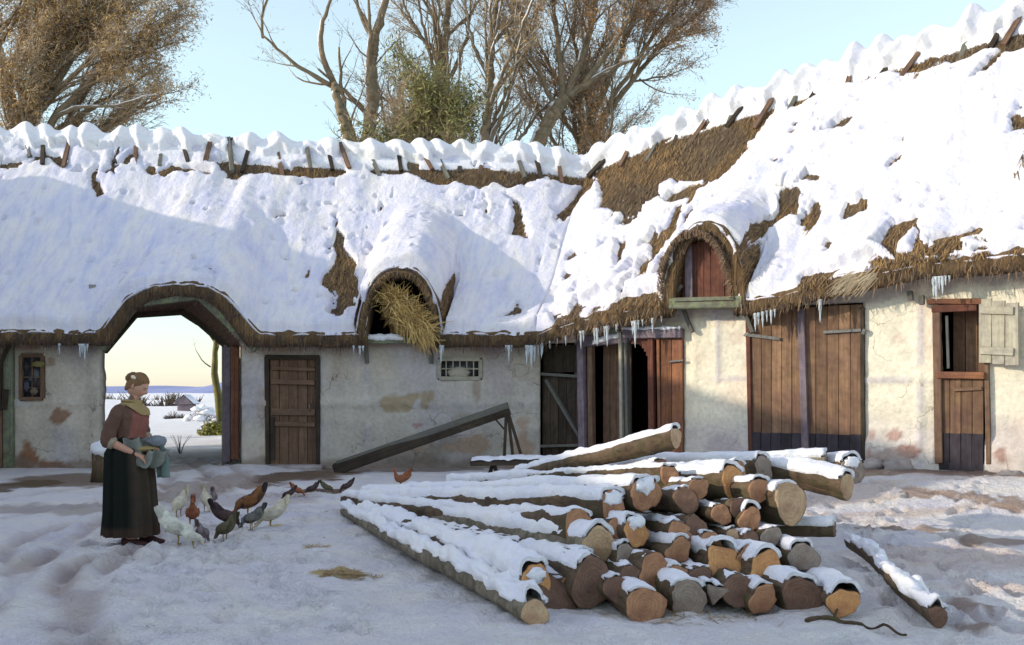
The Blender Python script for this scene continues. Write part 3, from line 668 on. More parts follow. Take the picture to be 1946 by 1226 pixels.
hL=[rectpx(FL,38,672,85,762),rectpx(FL,510,680,605,885),rectpx(FL,832,680,916,722),(HAYC-.66,HAYC+.66,2.36,9)]
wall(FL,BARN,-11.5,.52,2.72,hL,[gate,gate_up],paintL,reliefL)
zr=lambda px,py:float(FR.z(px,py));tr=lambda px:float(FR.t(px))
def paintR(T,Z):
    C=np.ones(T.shape+(3,))*np.array([.93,.85,.69])
    n=fbm(T*.9,Z*.9,0,4,121)[...,None];C=C*(1+.06*n)
    m=sm(T,4.,2.6)[...,None];C=C*(1-m)+np.array([.92,.81,.62])*m*(1+.06*n)
    C=C+(sm(fbm(T*1.6,Z*1.3,3,4,123),.1,.5)[...,None])*np.array([.01,-.05,-.05])
    m=(sm(1.0-Z+.2*fbm(T*1.4,Z*1.4,0,4,125),-.1,.25))[...,None];C=C*(1-.55*m)+np.array([.60,.53,.56])*m*.55  # lower wall tinted lavender-grey, yard shadow painted into the plaster colour
    tb=np.maximum.reduce([edge(Z,zr(1380,728)+.02,.09)*sm(T,3.3,3.5)*(T<5),edge(Z,zr(1700,728),.10)*(T>5.8)*(T<6.9),edge(T,tr(1742),.10),edge(T,tr(1360),.1)*sm(Z,1.5,1.6)])*sm(fbm(T*3,Z*3,0,3,56),-.6,.1);tb=tb[...,None]*.7;C=C*(1-tb)+np.array([.62,.56,.58])*tb
    C=spots(T,Z,C,FR,[(1655,860,16,30,(.42,.22,.18),.8,31),(1700,830,14,14,(.42,.22,.18),.7,32),(1730,858,18,10,(.4,.2,.16),.8,33),(1700,868,60,12,(.42,.3,.26),.7,34),
      (1905,870,10,14,(.4,.22,.18),.8,35),(1705,645,10,14,(.75,.5,.42),.35,36),(1400,640,18,16,(.75,.5,.42),.3,37),(1390,610,20,8,(.75,.5,.42),.3,38),(1380,850,80,25,(.52,.42,.48),.5,39)])  # last spot paints extra shade low beside the double door
    top=np.interp(T,RT,RZ);m=sm(Z-top+.12*fbm(T*3,Z,0,2,5),-.22,-.1)[...,None]*.45;C=C*(1-m)+np.array([.30,.24,.30])*m  # purple eave shadow painted along the wall top
    return C
zr=lambda px,py:float(FR.z(px,py));tr=lambda px:float(FR.t(px))
def reliefR(T,Z):
    o=.012*edge(Z,zr(1380,728)+.02,.09)*sm(T,3.3,3.5)*(T<5)
    o=o+.02*edge(Z,zr(1700,728),.10)*(T>5.8)*(T<6.9)+.02*edge(T,tr(1742),.10)+.03*edge(T,tr(1318),.06)
    o=o+.05*sm(.75-Z+.1*fbm(T*3,Z*3,0,3,8),0,.2)*(T>5.9)+.025*edge(T,tr(1360),.1)*sm(Z,1.5,1.6)
    return o
hR=[(tr(1024),tr(1300),-.2,zr(1160,648)),(tr(1427),tr(1640),-.2,zr(1530,580)),rectpx(FR,1782,578,1872,880),(2.70,3.90,2.88,9)]
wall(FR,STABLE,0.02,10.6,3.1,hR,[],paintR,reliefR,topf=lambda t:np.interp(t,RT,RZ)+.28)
# --- inner and rear walls -------------------------------------------------
def plane(root,name,mat,pts,c=(.35,.3,.26)):
    pts=np.array(pts,float);n=8;G=np.array([[pts[0]*(1-u)*(1-v)+pts[1]*u*(1-v)+pts[2]*u*v+pts[3]*(1-u)*v for v in np.linspace(0,1,n)] for u in np.linspace(0,1,n)])
    return MB().grid(G,None,c).build(name,mat,root,solid=.12)
plane(BARN,'passage_wall',MAT['plaster'],[(-5.42,20.1,-.1),(-6.75,25.5,-.1),(-6.75,25.5,3.3),(-5.42,20.1,3.6)],(.3,.26,.23))
plane(BARN,'passage_wall',MAT['plaster'],[(-7.75,19.6,-.1),(-10.2,25.5,-.1),(-10.2,25.5,3.3),(-7.75,19.6,3.4)],(.4,.36,.33))
plane(BARN,'rear_wall',MAT['plaster'],[(-6.7,25.6,-.5),(5.6,25.6,-.5),(5.6,25.6,3.9),(-6.7,25.6,3.9)],(.5,.45,.4))
plane(BARN,'rear_wall',MAT['plaster'],[(-14,25.6,-.5),(-10.2,25.6,-.5),(-10.2,25.6,3.6),(-14,25.6,3.6)],(.5,.45,.4))
plane(BARN,'shade_backing',MAT['dark'],[(-5.1,20.2,-.1),(1.2,20.2,-.1),(1.2,20.2,3.6),(-5.1,20.2,3.6)])  # dark sheet behind the openings, standing in for interior shade
plane(STABLE,'shade_backing',MAT['dark'],[FR.p(.1,-.1,-1.3),FR.p(10,-.1,-1.3),FR.p(10,3.9,-1.3),FR.p(.1,3.6,-1.3)])
plane(STABLE,'end_wall',MAT['plaster'],[FR.p(10.55,-.1,-.1),FR.p(10.55,-.1,-6.4),FR.p(10.55,4.2,-6.4),FR.p(10.55,3.0,-.1)],(.6,.55,.45))
# ================= GATEWAY =================
gate_fr=[(190,662,19.0),(256,574,18.98),(380,559,18.98),(490,662,19.0)]
pf=[at(*q) for q in gate_fr];pr=[at(196,668,20.0),at(256,598,20.0),at(345,592,20.0),at(379,613,20.0),at(436,662,20.0)]
arch=thing  # (alias unused)
for a,b in zip(pf[:-1],pf[1:]):
    MB().beam(a,b,.20,.15,up=(0,1,0),j=.004).build('arch_beam',MAT['wood_greenish'],BARN,smooth=False)
for a,b in zip(pf[:-1],pf[1:]):
    o=np.array([0,.03,.13]);o=o+np.array([np.sign(a[2]-b[2])*.06*(abs(a[2]-b[2])>.3),0,0])
    MB().beam(a+o,b+o,.10,.20,up=(0,1,0),j=.004).build('arch_board',MAT['wood_dark'],BARN,smooth=False)
for a,b in zip(pr[:-1],pr[1:]): MB().beam(a,b,.13,.14,up=(0,1,0),j=.004).build('arch_beam',MAT['wood_dark'],BARN,smooth=False)
# soffit boards between the two frames
mb=MB();A=[pf[0],pf[1],pf[2],(pf[2]*.8+pf[3]*.2),pf[3]];B=pr
G=[]
for i in range(4):
    for u in np.linspace(0,1,10,endpoint=(i==3)):
        a=A[i]*(1-u)+A[i+1]*u;b=B[i]*(1-u)+B[i+1]*u
        G.append([a*(1-v)+b*v+np.array([0,0,.05]) for v in np.linspace(0.02,1.0,6)])
G=np.array(G);uv=np.stack(np.meshgrid(np.arange(G.shape[0])*.12,np.arange(6)*.2,indexing='ij'),-1)
mb.grid(G,uv).build('soffit',MAT['wood_brown'],BARN,solid=.03)
# deeper lining above the passage so the roof space stays closed
mb=MB();far=np.array([[-9.9,25.3,3.5],[-9.2,25.3,3.62],[-8.2,25.3,3.62],[-7.4,25.3,3.6],[-6.7,25.3,3.5]])
mb.grid(np.array([[b*(1-v)+f*v+np.array([0,0,.16]) for v in np.linspace(0,1,5)] for b,f in zip(B,far)]),None).build('passage_ceiling',MAT['wood_dark'],BARN,solid=.04)
# right jamb: grey post, red-brown gate leaf edge
MB().beam(at(433,868,20.0)+[0,0,-.1],at(433,655,20.0),.13,.14,up=(0,1,0),j=.003).build('gate_post',MAT['wood_purple'],BARN,smooth=False)
gl=thing  
leaf=MB()
for i,(px,w) in enumerate(((443,.07),(450,.08))): leaf.beam(at(px,868,19.85)+[0,0,-.05],at(px,650,19.85),w,.05,up=(0,1,0),j=.003)
leaf.build('gate_leaf',MAT['wood_orange'],BARN,smooth=False)
# plastered reveal between the leaf and the courtyard pilaster
G=np.array([[P(FL,458,b,.0)+np.array([dx,dy,0]) for dx,dy in((0,-.02),(-.01,.2),(-.015,.55),(.03,.8))] for b in np.linspace(900,640,20)])
MB().grid(G,None,(.56,.52,.47)).build('jamb',MAT['plaster'],BARN)
G=np.array([[P(FL,189,b,.0)+np.array([dx,dy,0]) for dx,dy in((0,-.02),(-.05,.3),(-.2,.7))] for b in np.linspace(915,650,20)])
MB().grid(G,None,(.50,.48,.50)).build('jamb',MAT['plaster'],BARN)
# ================= HAY DORMER =================
MB().beam(P(FL,683,648,.22),P(FL,832,648,.22),.12,.10,up=(0,-1,0),j=.003).build('sill',MAT['wood_greenish'],BARN,smooth=False)
mb=MB();n=60;u=np.linspace(0,1,n)[:,None];s=MB()
s.tube(P(FL,690,641,.25)*(1-u)+P(FL,770,643,.25)*u,.045+.02*np.sin(np.linspace(0,3.1,n)),8,wob=.5,seed=3);s.build('sill_snow',MAT['snow'],BARN)
plane(BARN,'loft_shade_backing',MAT['dark'],[(-2.72,19.9,2.2),(-1.34,19.9,2.2),(-1.55,19.9,3.65),(-2.5,19.9,3.65)])  # dark sheet standing in for shade inside the dormer
for sx in(698,820): MB().beam(P(FL,sx,690,.04),P(FL,sx,650,.20),.07,.07,up=(0,-1,0)).build('bracket',MAT['wood_grey'],BARN,smooth=False)
# inner rim of worn thatch round both hoods
def rim(root,fr,c,w,h,base,off,mat,col1,col2,cnt):
    mb=MB()
    for i in range(cnt):
        a=rng.uniform(-1,1);d=abs(a);zz=base+h*(max(0,1-d**2.3))**.5
        x=c+a*w;A=fr.p(x,zz,off+rng.uniform(-.05,.12));t=np.array([0,0,-1.])*rng.uniform(.02,.12)+fr.n*rng.uniform(-.02,.06)-fr.d*a*.06+rng.normal(0,.02,3)
        B=A+t;sd=np.cross(t,fr.n);sd/=np.linalg.norm(sd)+1e-9;ww=rng.uniform(.004,.009);k=rng.uniform()**1.5
        mb.add([A-sd*ww,A+sd*ww,B+sd*ww*.3,B-sd*ww*.3],[(0,1,2,3)],None,np.array(col1)*(1-k)+np.array(col2)*k)
    return mb.build('hood_rim',MAT['straw'],root,smooth=False)
rim(BARN,FL,HAYC,.72,1.26,2.3,.42,None,(.05,.03,.02),(.33,.2,.08),2200)
# straw heap spilling out of the dormer
def straws(root,name,n,src,fn,c1,c2,wmin=.004,wmax=.009,lmin=.25,lmax=.6):
    mb=MB()
    for i in range(n):
        A,D=fn();L=rng.uniform(lmin,lmax);mid=A+D*L*.5+rng.normal(0,.012,3);B=A+D*L+np.array([0,0,-1])*.10*L+rng.normal(0,.03,3)
        sd=np.cross(D,[.2,-1.,.1]);sd/=np.linalg.norm(sd)+1e-9;w=rng.uniform(wmin,wmax);k=rng.uniform()**1.1;c=np.array(c1)*(1-k)+np.array(c2)*k
        mb.add([A-sd*w,A+sd*w,mid+sd*w,mid-sd*w,B+sd*w*.4,B-sd*w*.4],[(0,1,2,3),(3,2,4,5)],None,c)
    return mb.build(name,MAT['hay'],root,smooth=False)
hay=thing('straw_heap','golden straw bursting out of the round barn dormer','straw',tuple(at(762,610,19.0)))
MB().ell(at(748,590,19.35),(.22,.25,.30),nu=26,nv=18,nz=.6,c=(.24,.15,.05),seed=5,fr=5).ell(at(770,618,19.1),(.20,.16,.22),nu=20,nv=14,nz=.6,c=(.30,.19,.06),seed=8,fr=5).build('core',MAT['hay'],hay)
def hf():
    u=rng.uniform();A=at(742+62*u,565+65*u,18.98-.15*u)+rng.normal(0,.07,3);q=rng.uniform()
    if q<.62: D=np.array([.55,-.35,-.85])+rng.normal(0,.28,3)
    elif q<.8: D=np.array([-.35,-.5,.75])+rng.normal(0,.35,3)
    else: D=np.array([.75,-.4,.45])+rng.normal(0,.4,3)
    return A,D/np.linalg.norm(D)
straws(hay,'loose_straw',1500,None,hf,(.22,.12,.035),(.85,.60,.22),lmin=.12,lmax=.48)
def hf2():
    u=rng.uniform();A=at(728+75*u,560+72*u,18.98)+rng.normal(0,.10,3);D=np.array([.2,-.3,-.4])+rng.normal(0,.7,3);return A,D/np.linalg.norm(D)
straws(hay,'crossed_straw',900,None,hf2,(.16,.09,.03),(.60,.40,.13),lmin=.08,lmax=.22)
# ================= BACK WALL: windows, doors =================
def win(root,fr,x0,y0,x1,y1,nx,nz,mat,name='window'):
    t0,t1,z0,z1=rectpx(fr,x0,y0,x1,y1);fw=.05;f=MB();off=.01
    for a,b in(((t0,z0-.0),(t1,z0-.0)),((t0,z1),(t1,z1)),((t0,z0),(t0,z1)),((t1,z0),(t1,z1))):
        f.beam(fr.p(*a,off),fr.p(*b,off),.07,.08,up=fr.n,j=.002)
    o=f.build(name,mat,root,smooth=False);m=MB()
    for i in range(1,nx): x=t0+(t1-t0)*i/nx;m.beam(fr.p(x,z0+.03,.0),fr.p(x,z1-.03,.0),.022,.03,up=fr.n)
    for i in range(1,nz): z=z0+(z1-z0)*i/nz;m.beam(fr.p(t0+.03,z,.004),fr.p(t1-.03,z,.004),.022,.03,up=fr.n)
    m.build('glazing_bars',mat,o,smooth=False)
    MB().grid(np.array([[fr.p(t,z,-.02) for z in(z0,z1)] for t in(t0,t1)]),None).build('pane',MAT['glass'],o,solid=.006)
    return o
w1=win(BARN,FL,41,676,82,758,2,4,MAT['wood_brown'])
for i,(px,py,rx,rz,c) in enumerate(((52,735,.06,.10,(.10,.10,.13)),(66,744,.07,.07,(.22,.17,.12)),(75,728,.04,.08,(.08,.06,.06)),(60,720,.04,.05,(.13,.12,.15)),(76,692,.12,.05,(.30,.25,.10)),(52,696,.05,.08,(.06,.05,.06)))):
    MB().ell(P(FL,px,py,.03+.03*(i==4)),(rx,.025,rz),nu=14,nv=10,nz=.45,c=c,seed=i,fr=5).build('hanging_bundle',MAT['feather'],w1)
w2=win(BARN,FL,835,683,913,719,6,2,MAT['wood_pale'])
MB().ell(P(FL,872,708,-.005),(.20,.03,.10),nu=16,nv=10,nz=.4,c=(.5,.44,.36)).build('rag',MAT['cloth'],w2)
# first door, in two halves
t0,t1,z0,z1=rectpx(FL,513,683,602,884)
d=boards(FL,BARN,'door',MAT['wood_brown'],t0,t1,z0,z1,5,.05,-.03);zc=float(FL.z(550,782))
for zz,w in((zc,.12),(float(FL.z(550,725)),.09),(float(FL.z(550,700)),.06),(float(FL.z(550,805)),.08)): MB().beam(FL.p(t0+.03,zz,.02),FL.p(t1-.03,zz-.02,.02),.05,w,up=(0,0,1),j=.003).build('batten',MAT['wood_brown'],d,smooth=False)
MB().beam(FL.p(t0+.06,z0+.1,.03),FL.p(t0+.06,zc-.1,.03),.08,.04,up=FL.n).build('batten',MAT['wood_dark'],d,smooth=False)
MB().tube([FL.p(t1-.12,1.18,.0),FL.p(t1-.12,1.18,.08),FL.p(t1-.12,1.06,.08),FL.p(t1-.12,1.06,.0)],.012,6).build('handle',MAT['iron'],d)
for a,b in(((t0-.03,z0),(t0-.05,z1+.05)),((t1+.03,z0),(t1+.03,z1+.05)),((t0-.08,z1+.04),(t1+.06,z1+.04))): MB().beam(FL.p(*a,.01),FL.p(*b,.01),.08,.10,up=FL.n,j=.003).build('door_frame',MAT['wood_dark'],BARN,smooth=False)
MB().box(FL.p((t0+t1)/2,.02,.12),(1.15,.35,.10),rotf(FL),j=.01).build('doorstep',MAT['stone'],BARN,smooth=False)
# post, shutter and bracket at the left end
bar(FL,BARN,'corner_post',MAT['wood_greenish'],(20,918),(20,652),.17,.14,.05)
boards(FL,BARN,'plank_door',MAT['wood_brown'],float(FL.t(-70)),float(FL.t(9)),.02,2.1,4,.05,.06)
q=MB();q.beam(P(FL,26,655,.16),P(FL,7,700,.22),.06,.05,up=FL.n).beam(P(FL,9,700,.2),P(FL,9,780,.2),.06,.06,up=FL.n).beam(P(FL,20,740,.18),P(FL,17,778,.18),.09,.05,up=FL.n).ell(P(FL,23,653,.18),(.05,.05,.05),nu=8,nv=6)
q.build('iron_bracket',MAT['wood_dark'],BARN,smooth=False)
# icicles
def icicle(root,px,L,r=.018,lean=0.):
    if px<1032: p=np.array([(px-973)/F*18.84,18.84,0]);s_=p[0]-EC[0]
    else:
        k=(px-973)/F;s_=(18.9*k-.43)/(.804+.595*k);p=np.array([EC[0]+WD[0]*s_+WN[0]*.05,EC[1]+WD[1]*s_+WN[1]*.05,0])
    z=roof(s_,0.,.26)[...,2]+.03;n=9;u=np.linspace(0,1,n);PP=np.stack([p[0]+lean*u*L+0*u,p[1]+0*u,z-L*u],-1)
    MB().tube(PP,r*(1-u)**.8*(1+.2*np.sin(u*14+px))+.0015,7).build('icicle',MAT['ice'],root)
for px,L in((113,.20),(152,.26),(156,.20),(161,.3),(166,.16),(672,.14),(684,.2),(690,.12),(838,.34),(842,.16),(962,.12),(967,.3),(972,.14),(1001,.36),(1005,.22),(1010,.44),(1016,.3),(1023,.2),(1029,.25)): icicle(BARN,px,L,.012+.02*L/.3)
for px,L in((1034,.2),(1048,.14),(1062,.1),(1078,.18),(1107,.32),(1112,.2),(1133,.26),(1138,.32),(1152,.2),(1157,.36),(1174,.14),(1205,.24),(1210,.46),(1216,.16),(1224,.12),(1243,.26),(1260,.1),(1438,.3),(1444,.2),(1452,.26),(1460,.18),(1468,.24),(1475,.14),(1561,.36),(1776,.3),(1781,.34),(1787,.2),(1793,.26),(1799,.14),(1806,.1)): icicle(STABLE,px,L,.010+.018*L/.3)
# ================= STABLE FRONT =================
def pbar(n,m,a,b,w,d,off,j=.003): return bar(FR,STABLE,n,MAT[m],a,b,w,d,off)
# half gate with brace (dark)
t0,t1=tr(1026),tr(1104)
boards(FR,STABLE,'loft_hatch',MAT['wood_dark'],t0,t1,zr(1065,708),zr(1065,655),4,.04,-.12)
gt=boards(FR,STABLE,'half_gate',MAT['wood_dark'],t0,t1,zr(1065,890),zr(1065,712),5,.04,-.10)
for a,b,w in(((1027,711),(1104,716),.13),((1036,722),(1104,838),.11),((1027,848),(1104,846),.15)): bar(FR,STABLE,'gate_rail',MAT['wood_grey'],a,b,.05,w,-.06,parent=gt)
pbar('post','wood_purple',(1111,895),(1106,640),.14,.12,.03);pbar('post','wood_brown',(1124,895),(1122,650),.10,.12,-.02)
boards(FR,STABLE,'bay_boards',MAT['wood_brown'],tr(1130),tr(1184),.05,zr(1155,640),4,.04,-.30)
pbar('lintel','wood_purple',(1100,650),(1196,640),.20,.14,.02)
pbar('door_post','wood_pale',(1187,880),(1184,632),.05,.14,.05);pbar('door_post','wood_grey',(1196,880),(1192,632),.05,.12,.02)
# arched doorway boards
mb=MB();q=[]
a0,a1=tr(1200),tr(1238);zt=zr(1218,648);zb=.1
mb.box(FR.p((a0+a1)/2+.0,zt+.02,.0),(a1-a0,.06,.12),rotf(FR))
n=9
for i in range(n):
    u=(i+.5)/n;h=.26*(abs(u-.42)/.58)**2.2 if u>.42 else .0
    h=.05+.34*(max(0,u-.35)/.65)**1.6
    mb.box(FR.p(a0+(a1-a0)*u,zt-h/2,.0),((a1-a0)/n+.004,.05,h),rotf(FR))
mb.build('door_head',MAT['wood_red'],STABLE,smooth=False)
pbar('door_post','wood_red',(1242,880),(1240,640),.10,.12,.03);pbar('door_post','wood_orange',(1257,880),(1254,640),.05,.10,.02)
pbar('lintel','wood_purple',(1190,636),(1302,634),.15,.16,.07)
t0,t1=tr(1259),tr(1300);d=boards(FR,STABLE,'stable_door',MAT['wood_orange'],t0,t1,.2,zr(1280,643),2,.05,.03)
bar(FR,STABLE,'hinge',MAT['iron'],(1276,688),(1302,685),.03,.03,.08,parent=d)
s=MB();u=np.linspace(0,1,40)[:,None];s.tube(P(FR,1188,625,.12)*(1-u)+P(FR,1300,624,.12)*u,.035+.012*np.sin(u[:,0]*19),8,wob=.5,seed=9);s.build('lintel_snow',MAT['snow'],STABLE)
pbar('wall_box','wood_greenish',(1158,632),(1180,630),.10,.10,.14)
mb=MB();u=np.linspace(0,1,24)[:,None];mb.tube(P(FR,1133,650,.08)*(1-u)+P(FR,1182,636,.08)*u,.06,8,wob=.4,seed=4);mb.build('lintel_snow',MAT['snow'],STABLE)
# big double door
t0,t1=tr(1430),tr(1640);tm=tr(1529);zt=zr(1530,584)
for a,b in((t0,tm-.02),(tm+.02,t1)):
    d=boards(FR,STABLE,'barn_door_leaf',MAT['wood_barn'],a,b,zr(1530,828),zt,5,.05,.02)
    boards(FR,STABLE,'kick_board',MAT['wood_tar'],a,b,.2,zr(1530,824),5,.05,.045,parent=d)
    if a==t0: bar(FR,STABLE,'hinge',MAT['iron'],(1424,637),(1486,645),.045,.02,.075,parent=d)
    else: bar(FR,STABLE,'hinge',MAT['iron'],(1568,632),(1640,628),.045,.02,.075,parent=d)
pbar('meeting_post','wood_purple',(1536,885),(1526,588),.11,.06,.08)
pbar('door_frame','wood_red',(1430,880),(1424,590),.07,.12,.02);pbar('door_frame','wood_dark',(1643,885),(1640,585),.06,.12,.0)
pbar('hinge_pin','iron',(1642,636),(1646,626),.05,.05,.06);pbar('hinge_pin','iron',(1419,640),(1425,632),.05,.05,.06)
# sill and brackets under the red-boarded dormer
pbar('dormer_sill','wood_greenish',(1294,580),(1432,577),.18,.34,.28);pbar('dormer_sill','wood_greenish',(1306,574),(1418,571),.05,.40,.28)
for px in(1303,1418):
    pbar('sill_bracket','wood_grey',(px+18,632),(px,586),.06,.06,.10)
# dormer boards: purple post, red planks
t0,t1=tr(1307),tr(1400);zs=2.86
mb=MB();n=7
for i in range(n):
    u=(i+.5)/n;x=t0+(t1-t0)*u;dd=abs((x-DORC)/.62);h=.98*max(.05,1-dd**2.2)**.5
    mb.box(FR.p(x,zs+h/2+.02,.16+rng.uniform(-.01,.01)),((t1-t0)/n-.006,.04,h),rotf(FR)@rotz(rng.normal(0,.03)),j=.004)
sh=mb.build('shutter_boards',MAT['wood_red'],STABLE,smooth=False)
bar(FR,STABLE,'shutter_post',MAT['wood_purple'],(1322,578),(1320,470),.13,.05,.22,parent=sh)
for a,b in(((1288,562),(1308,528)),((1292,572),(1312,545))): MB().beam(P(FR,*a,.34),P(FR,*b,.3),.06,.04,up=FR.n).build('broken_slat',MAT['wood_grey'],STABLE,smooth=False)
rim(STABLE,FR,DORC,.66,1.14,2.86,.44,None,(.06,.03,.02),(.30,.19,.10),2200)
plane(STABLE,'loft_shade_backing',MAT['dark'],[FR.p(2.7,2.7,-.4),FR.p(3.9,2.7,-.4),FR.p(3.72,3.9,-.4),FR.p(2.9,3.9,-.4)])
# straw tuft under the eave
def tf():
    A=P(FR,rng.uniform(1625,1690),rng.uniform(520,535),.48);D=-FR.d*.62+np.array([0,0,-.62])+FR.n*.2+rng.normal(0,.13,3);return A,D/np.linalg.norm(D)
straws(STABLE,'straw_tuft',110,None,tf,(.35,.22,.12),(.8,.66,.45),.004,.007,.2,.42)
# half door with open upper hatch and shutter
t0,t1=tr(1786),tr(1868)
d=boards(FR,STABLE,'lower_door',MAT['wood_barn'],t0,t1+.02,zr(1830,828),zr(1830,716),4,.05,.02)
boards(FR,STABLE,'kick_board',MAT['wood_tar'],t0,t1+.02,.28,zr(1830,824),4,.05,.04,parent=d)
MB().beam(P(FR,1784,713,.05),P(FR,1874,714,.05),.14,.10,up=(0,0,1),j=.004).build('ledge',MAT['wood_orange'],d,smooth=False)
bar(FR,STABLE,'batten',MAT['wood_brown'],(1815,741),(1868,738),.045,.03,.07,parent=d)
pbar('door_frame','wood_brown',(1787,880),(1781,580),.10,.12,.03);pbar('door_frame','wood_brown',(1880,882),(1874,575),.06,.12,.0)
MB().beam(P(FR,1774,588,.04),P(FR,1860,584,.04),.12,.10,up=(0,0,1),j=.004).build('lintel',MAT['wood_red'],STABLE,smooth=False)
MB().beam(P(FR,1766,574,.06),P(FR,1868,573,.06),.14,.07,up=(0,0,1),j=.006).build('lintel',MAT['wood_orange'],STABLE,smooth=False)
boards(FR,STABLE,'inner_boards',MAT['wood_brown'],tr(1800),tr(1872),zr(1830,716),zr(1830,575),3,.04,-.35)
pbar('inner_post','wood_pale',(1800,700),(1797,600),.035,.05,-.06)
# shutter swung out, hinged on the right of the hatch; hangs nearly flat to the camera
hA=P(FR,1864,570,.10);sw=np.array([.62,-.78,0]);sw/=np.linalg.norm(sw);W=.56;zt=hA[2];zb=float(EYE-(690-745)/F*hA[1])
rs=np.stack([sw,np.cross([0,0,1.],sw),[0,0,1.]],1);mb=MB()
for i in range(3): mb.box(hA+sw*(W*(i+.5)/3)+np.array([0,0,(zb-zt)/2-.03*i]),(W/3-.008,.035,zt-zb-.02*i),rs,j=.002)
sh=mb.build('shutter',MAT['wood_pale'],STABLE,smooth=False);fr_=-np.cross([0,0,1.],sw)
for f in(.17,.80): MB().beam(hA+sw*.03+fr_*.035+[0,0,(zb-zt)*f],hA+sw*(W-.06)+fr_*.035+[0,0,(zb-zt)*f-.04],.10,.03,up=fr_,j=.003).build('batten',MAT['wood_pale'],sh,smooth=False)
for px,py in((1733,562),(1755,570)): pbar('peg','wood_grey',(px,py-8),(px+1,py+10),.07,.08,.10)
# rubble at the foot of the stable wall
for i,(px,py,r) in enumerate(((1668,884,.14),(1712,886,.17),(1925,905,.13))):
    p=P(FR,px,py,.16);MB().ell(p,(r*1.3,r*.9,r*.75),nu=14,nv=10,nz=.35,seed=i).build('footing_stone',MAT['stone'],STABLE)
# ================= BEAM LEANING BY THE WALL =================
lb=thing('leaning_beam','long weathered beam sloping up along the barn wall to a pair of props','beam',tuple(onground(650,893)))
MB().beam(at(636,893,18.35),at(968,778,18.55),.20,.17,up=(0,-1,0),j=.006).build('beam',MAT['wood_dark'],lb,smooth=False)
MB().beam(at(640,882,18.3),at(966,770,18.5),.10,.06,up=(0,-1,0),j=.006).build('upper_strip',MAT['wood_grey'],lb,smooth=False)
for a,b in(((962,785),(958,880)),((966,785),(995,880)),((966,790),(976,880))): MB().beam(at(*a,18.45),at(*b,18.3),.055,.055,up=(0,1,0)).build('prop',MAT['wood_dark'],lb,smooth=False)
MB().beam(at(940,795,18.4),at(960,818,18.4),.03,.03).build('peg',MAT['wood_dark'],lb,smooth=False)
# bench
bn=thing('bench','low plank bench capped with snow behind the wood pile','bench',tuple(onground(985,912)))
a,b=at(900,880,17.0),at(1090,876,16.6)
MB().beam(a,b,.07,.36,up=(0,1,0),j=.006).build('seat',MAT['wood_dark'],bn,smooth=False)
for X in(.2,.88):
    c=a+(b-a)*X
    for dx in(-.10,.12): MB().beam(c,c+[dx,-.1*np.sign(dx),-.32],.06,.06,up=(0,1,0)).build('leg',MAT['wood_dark'],bn,smooth=False)
u=np.linspace(-.02,1.02,50)[:,None];w=np.linspace(-1,1,9)[None,:]
C=a+(b-a)*u;G=C[:,None]+np.stack([0*w+0*u,.19*w+0*u,.05+.055*np.sqrt(np.clip(1.0-w**4,0,1))*np.sin(np.clip((u+.02)/1.04,0.02,.98)*np.pi)**.25+.02*fbm(u*14,w*2,0,3,5)],-1)
MB().grid(G,flip=True).build('snow',MAT['snow'],bn)
# snow-capped stump by the gateway
st=thing('tree_stump','mossy stump with a thick snow cap beside the left gate jamb','stump',tuple(onground(192,915)))
c=onground(192,915);MB().tube([c+[0,0,-.1],c+[0,0,.2],c+[.02,0,.48]],[.16,.14,.13],14,wob=.35,uvl=1).build('stem',MAT['bark'],st)
MB().ell(c+[.02,0,.50],(.19,.19,.15),nu=16,nv=10,nz=.25).build('snow',MAT['snow'],st)
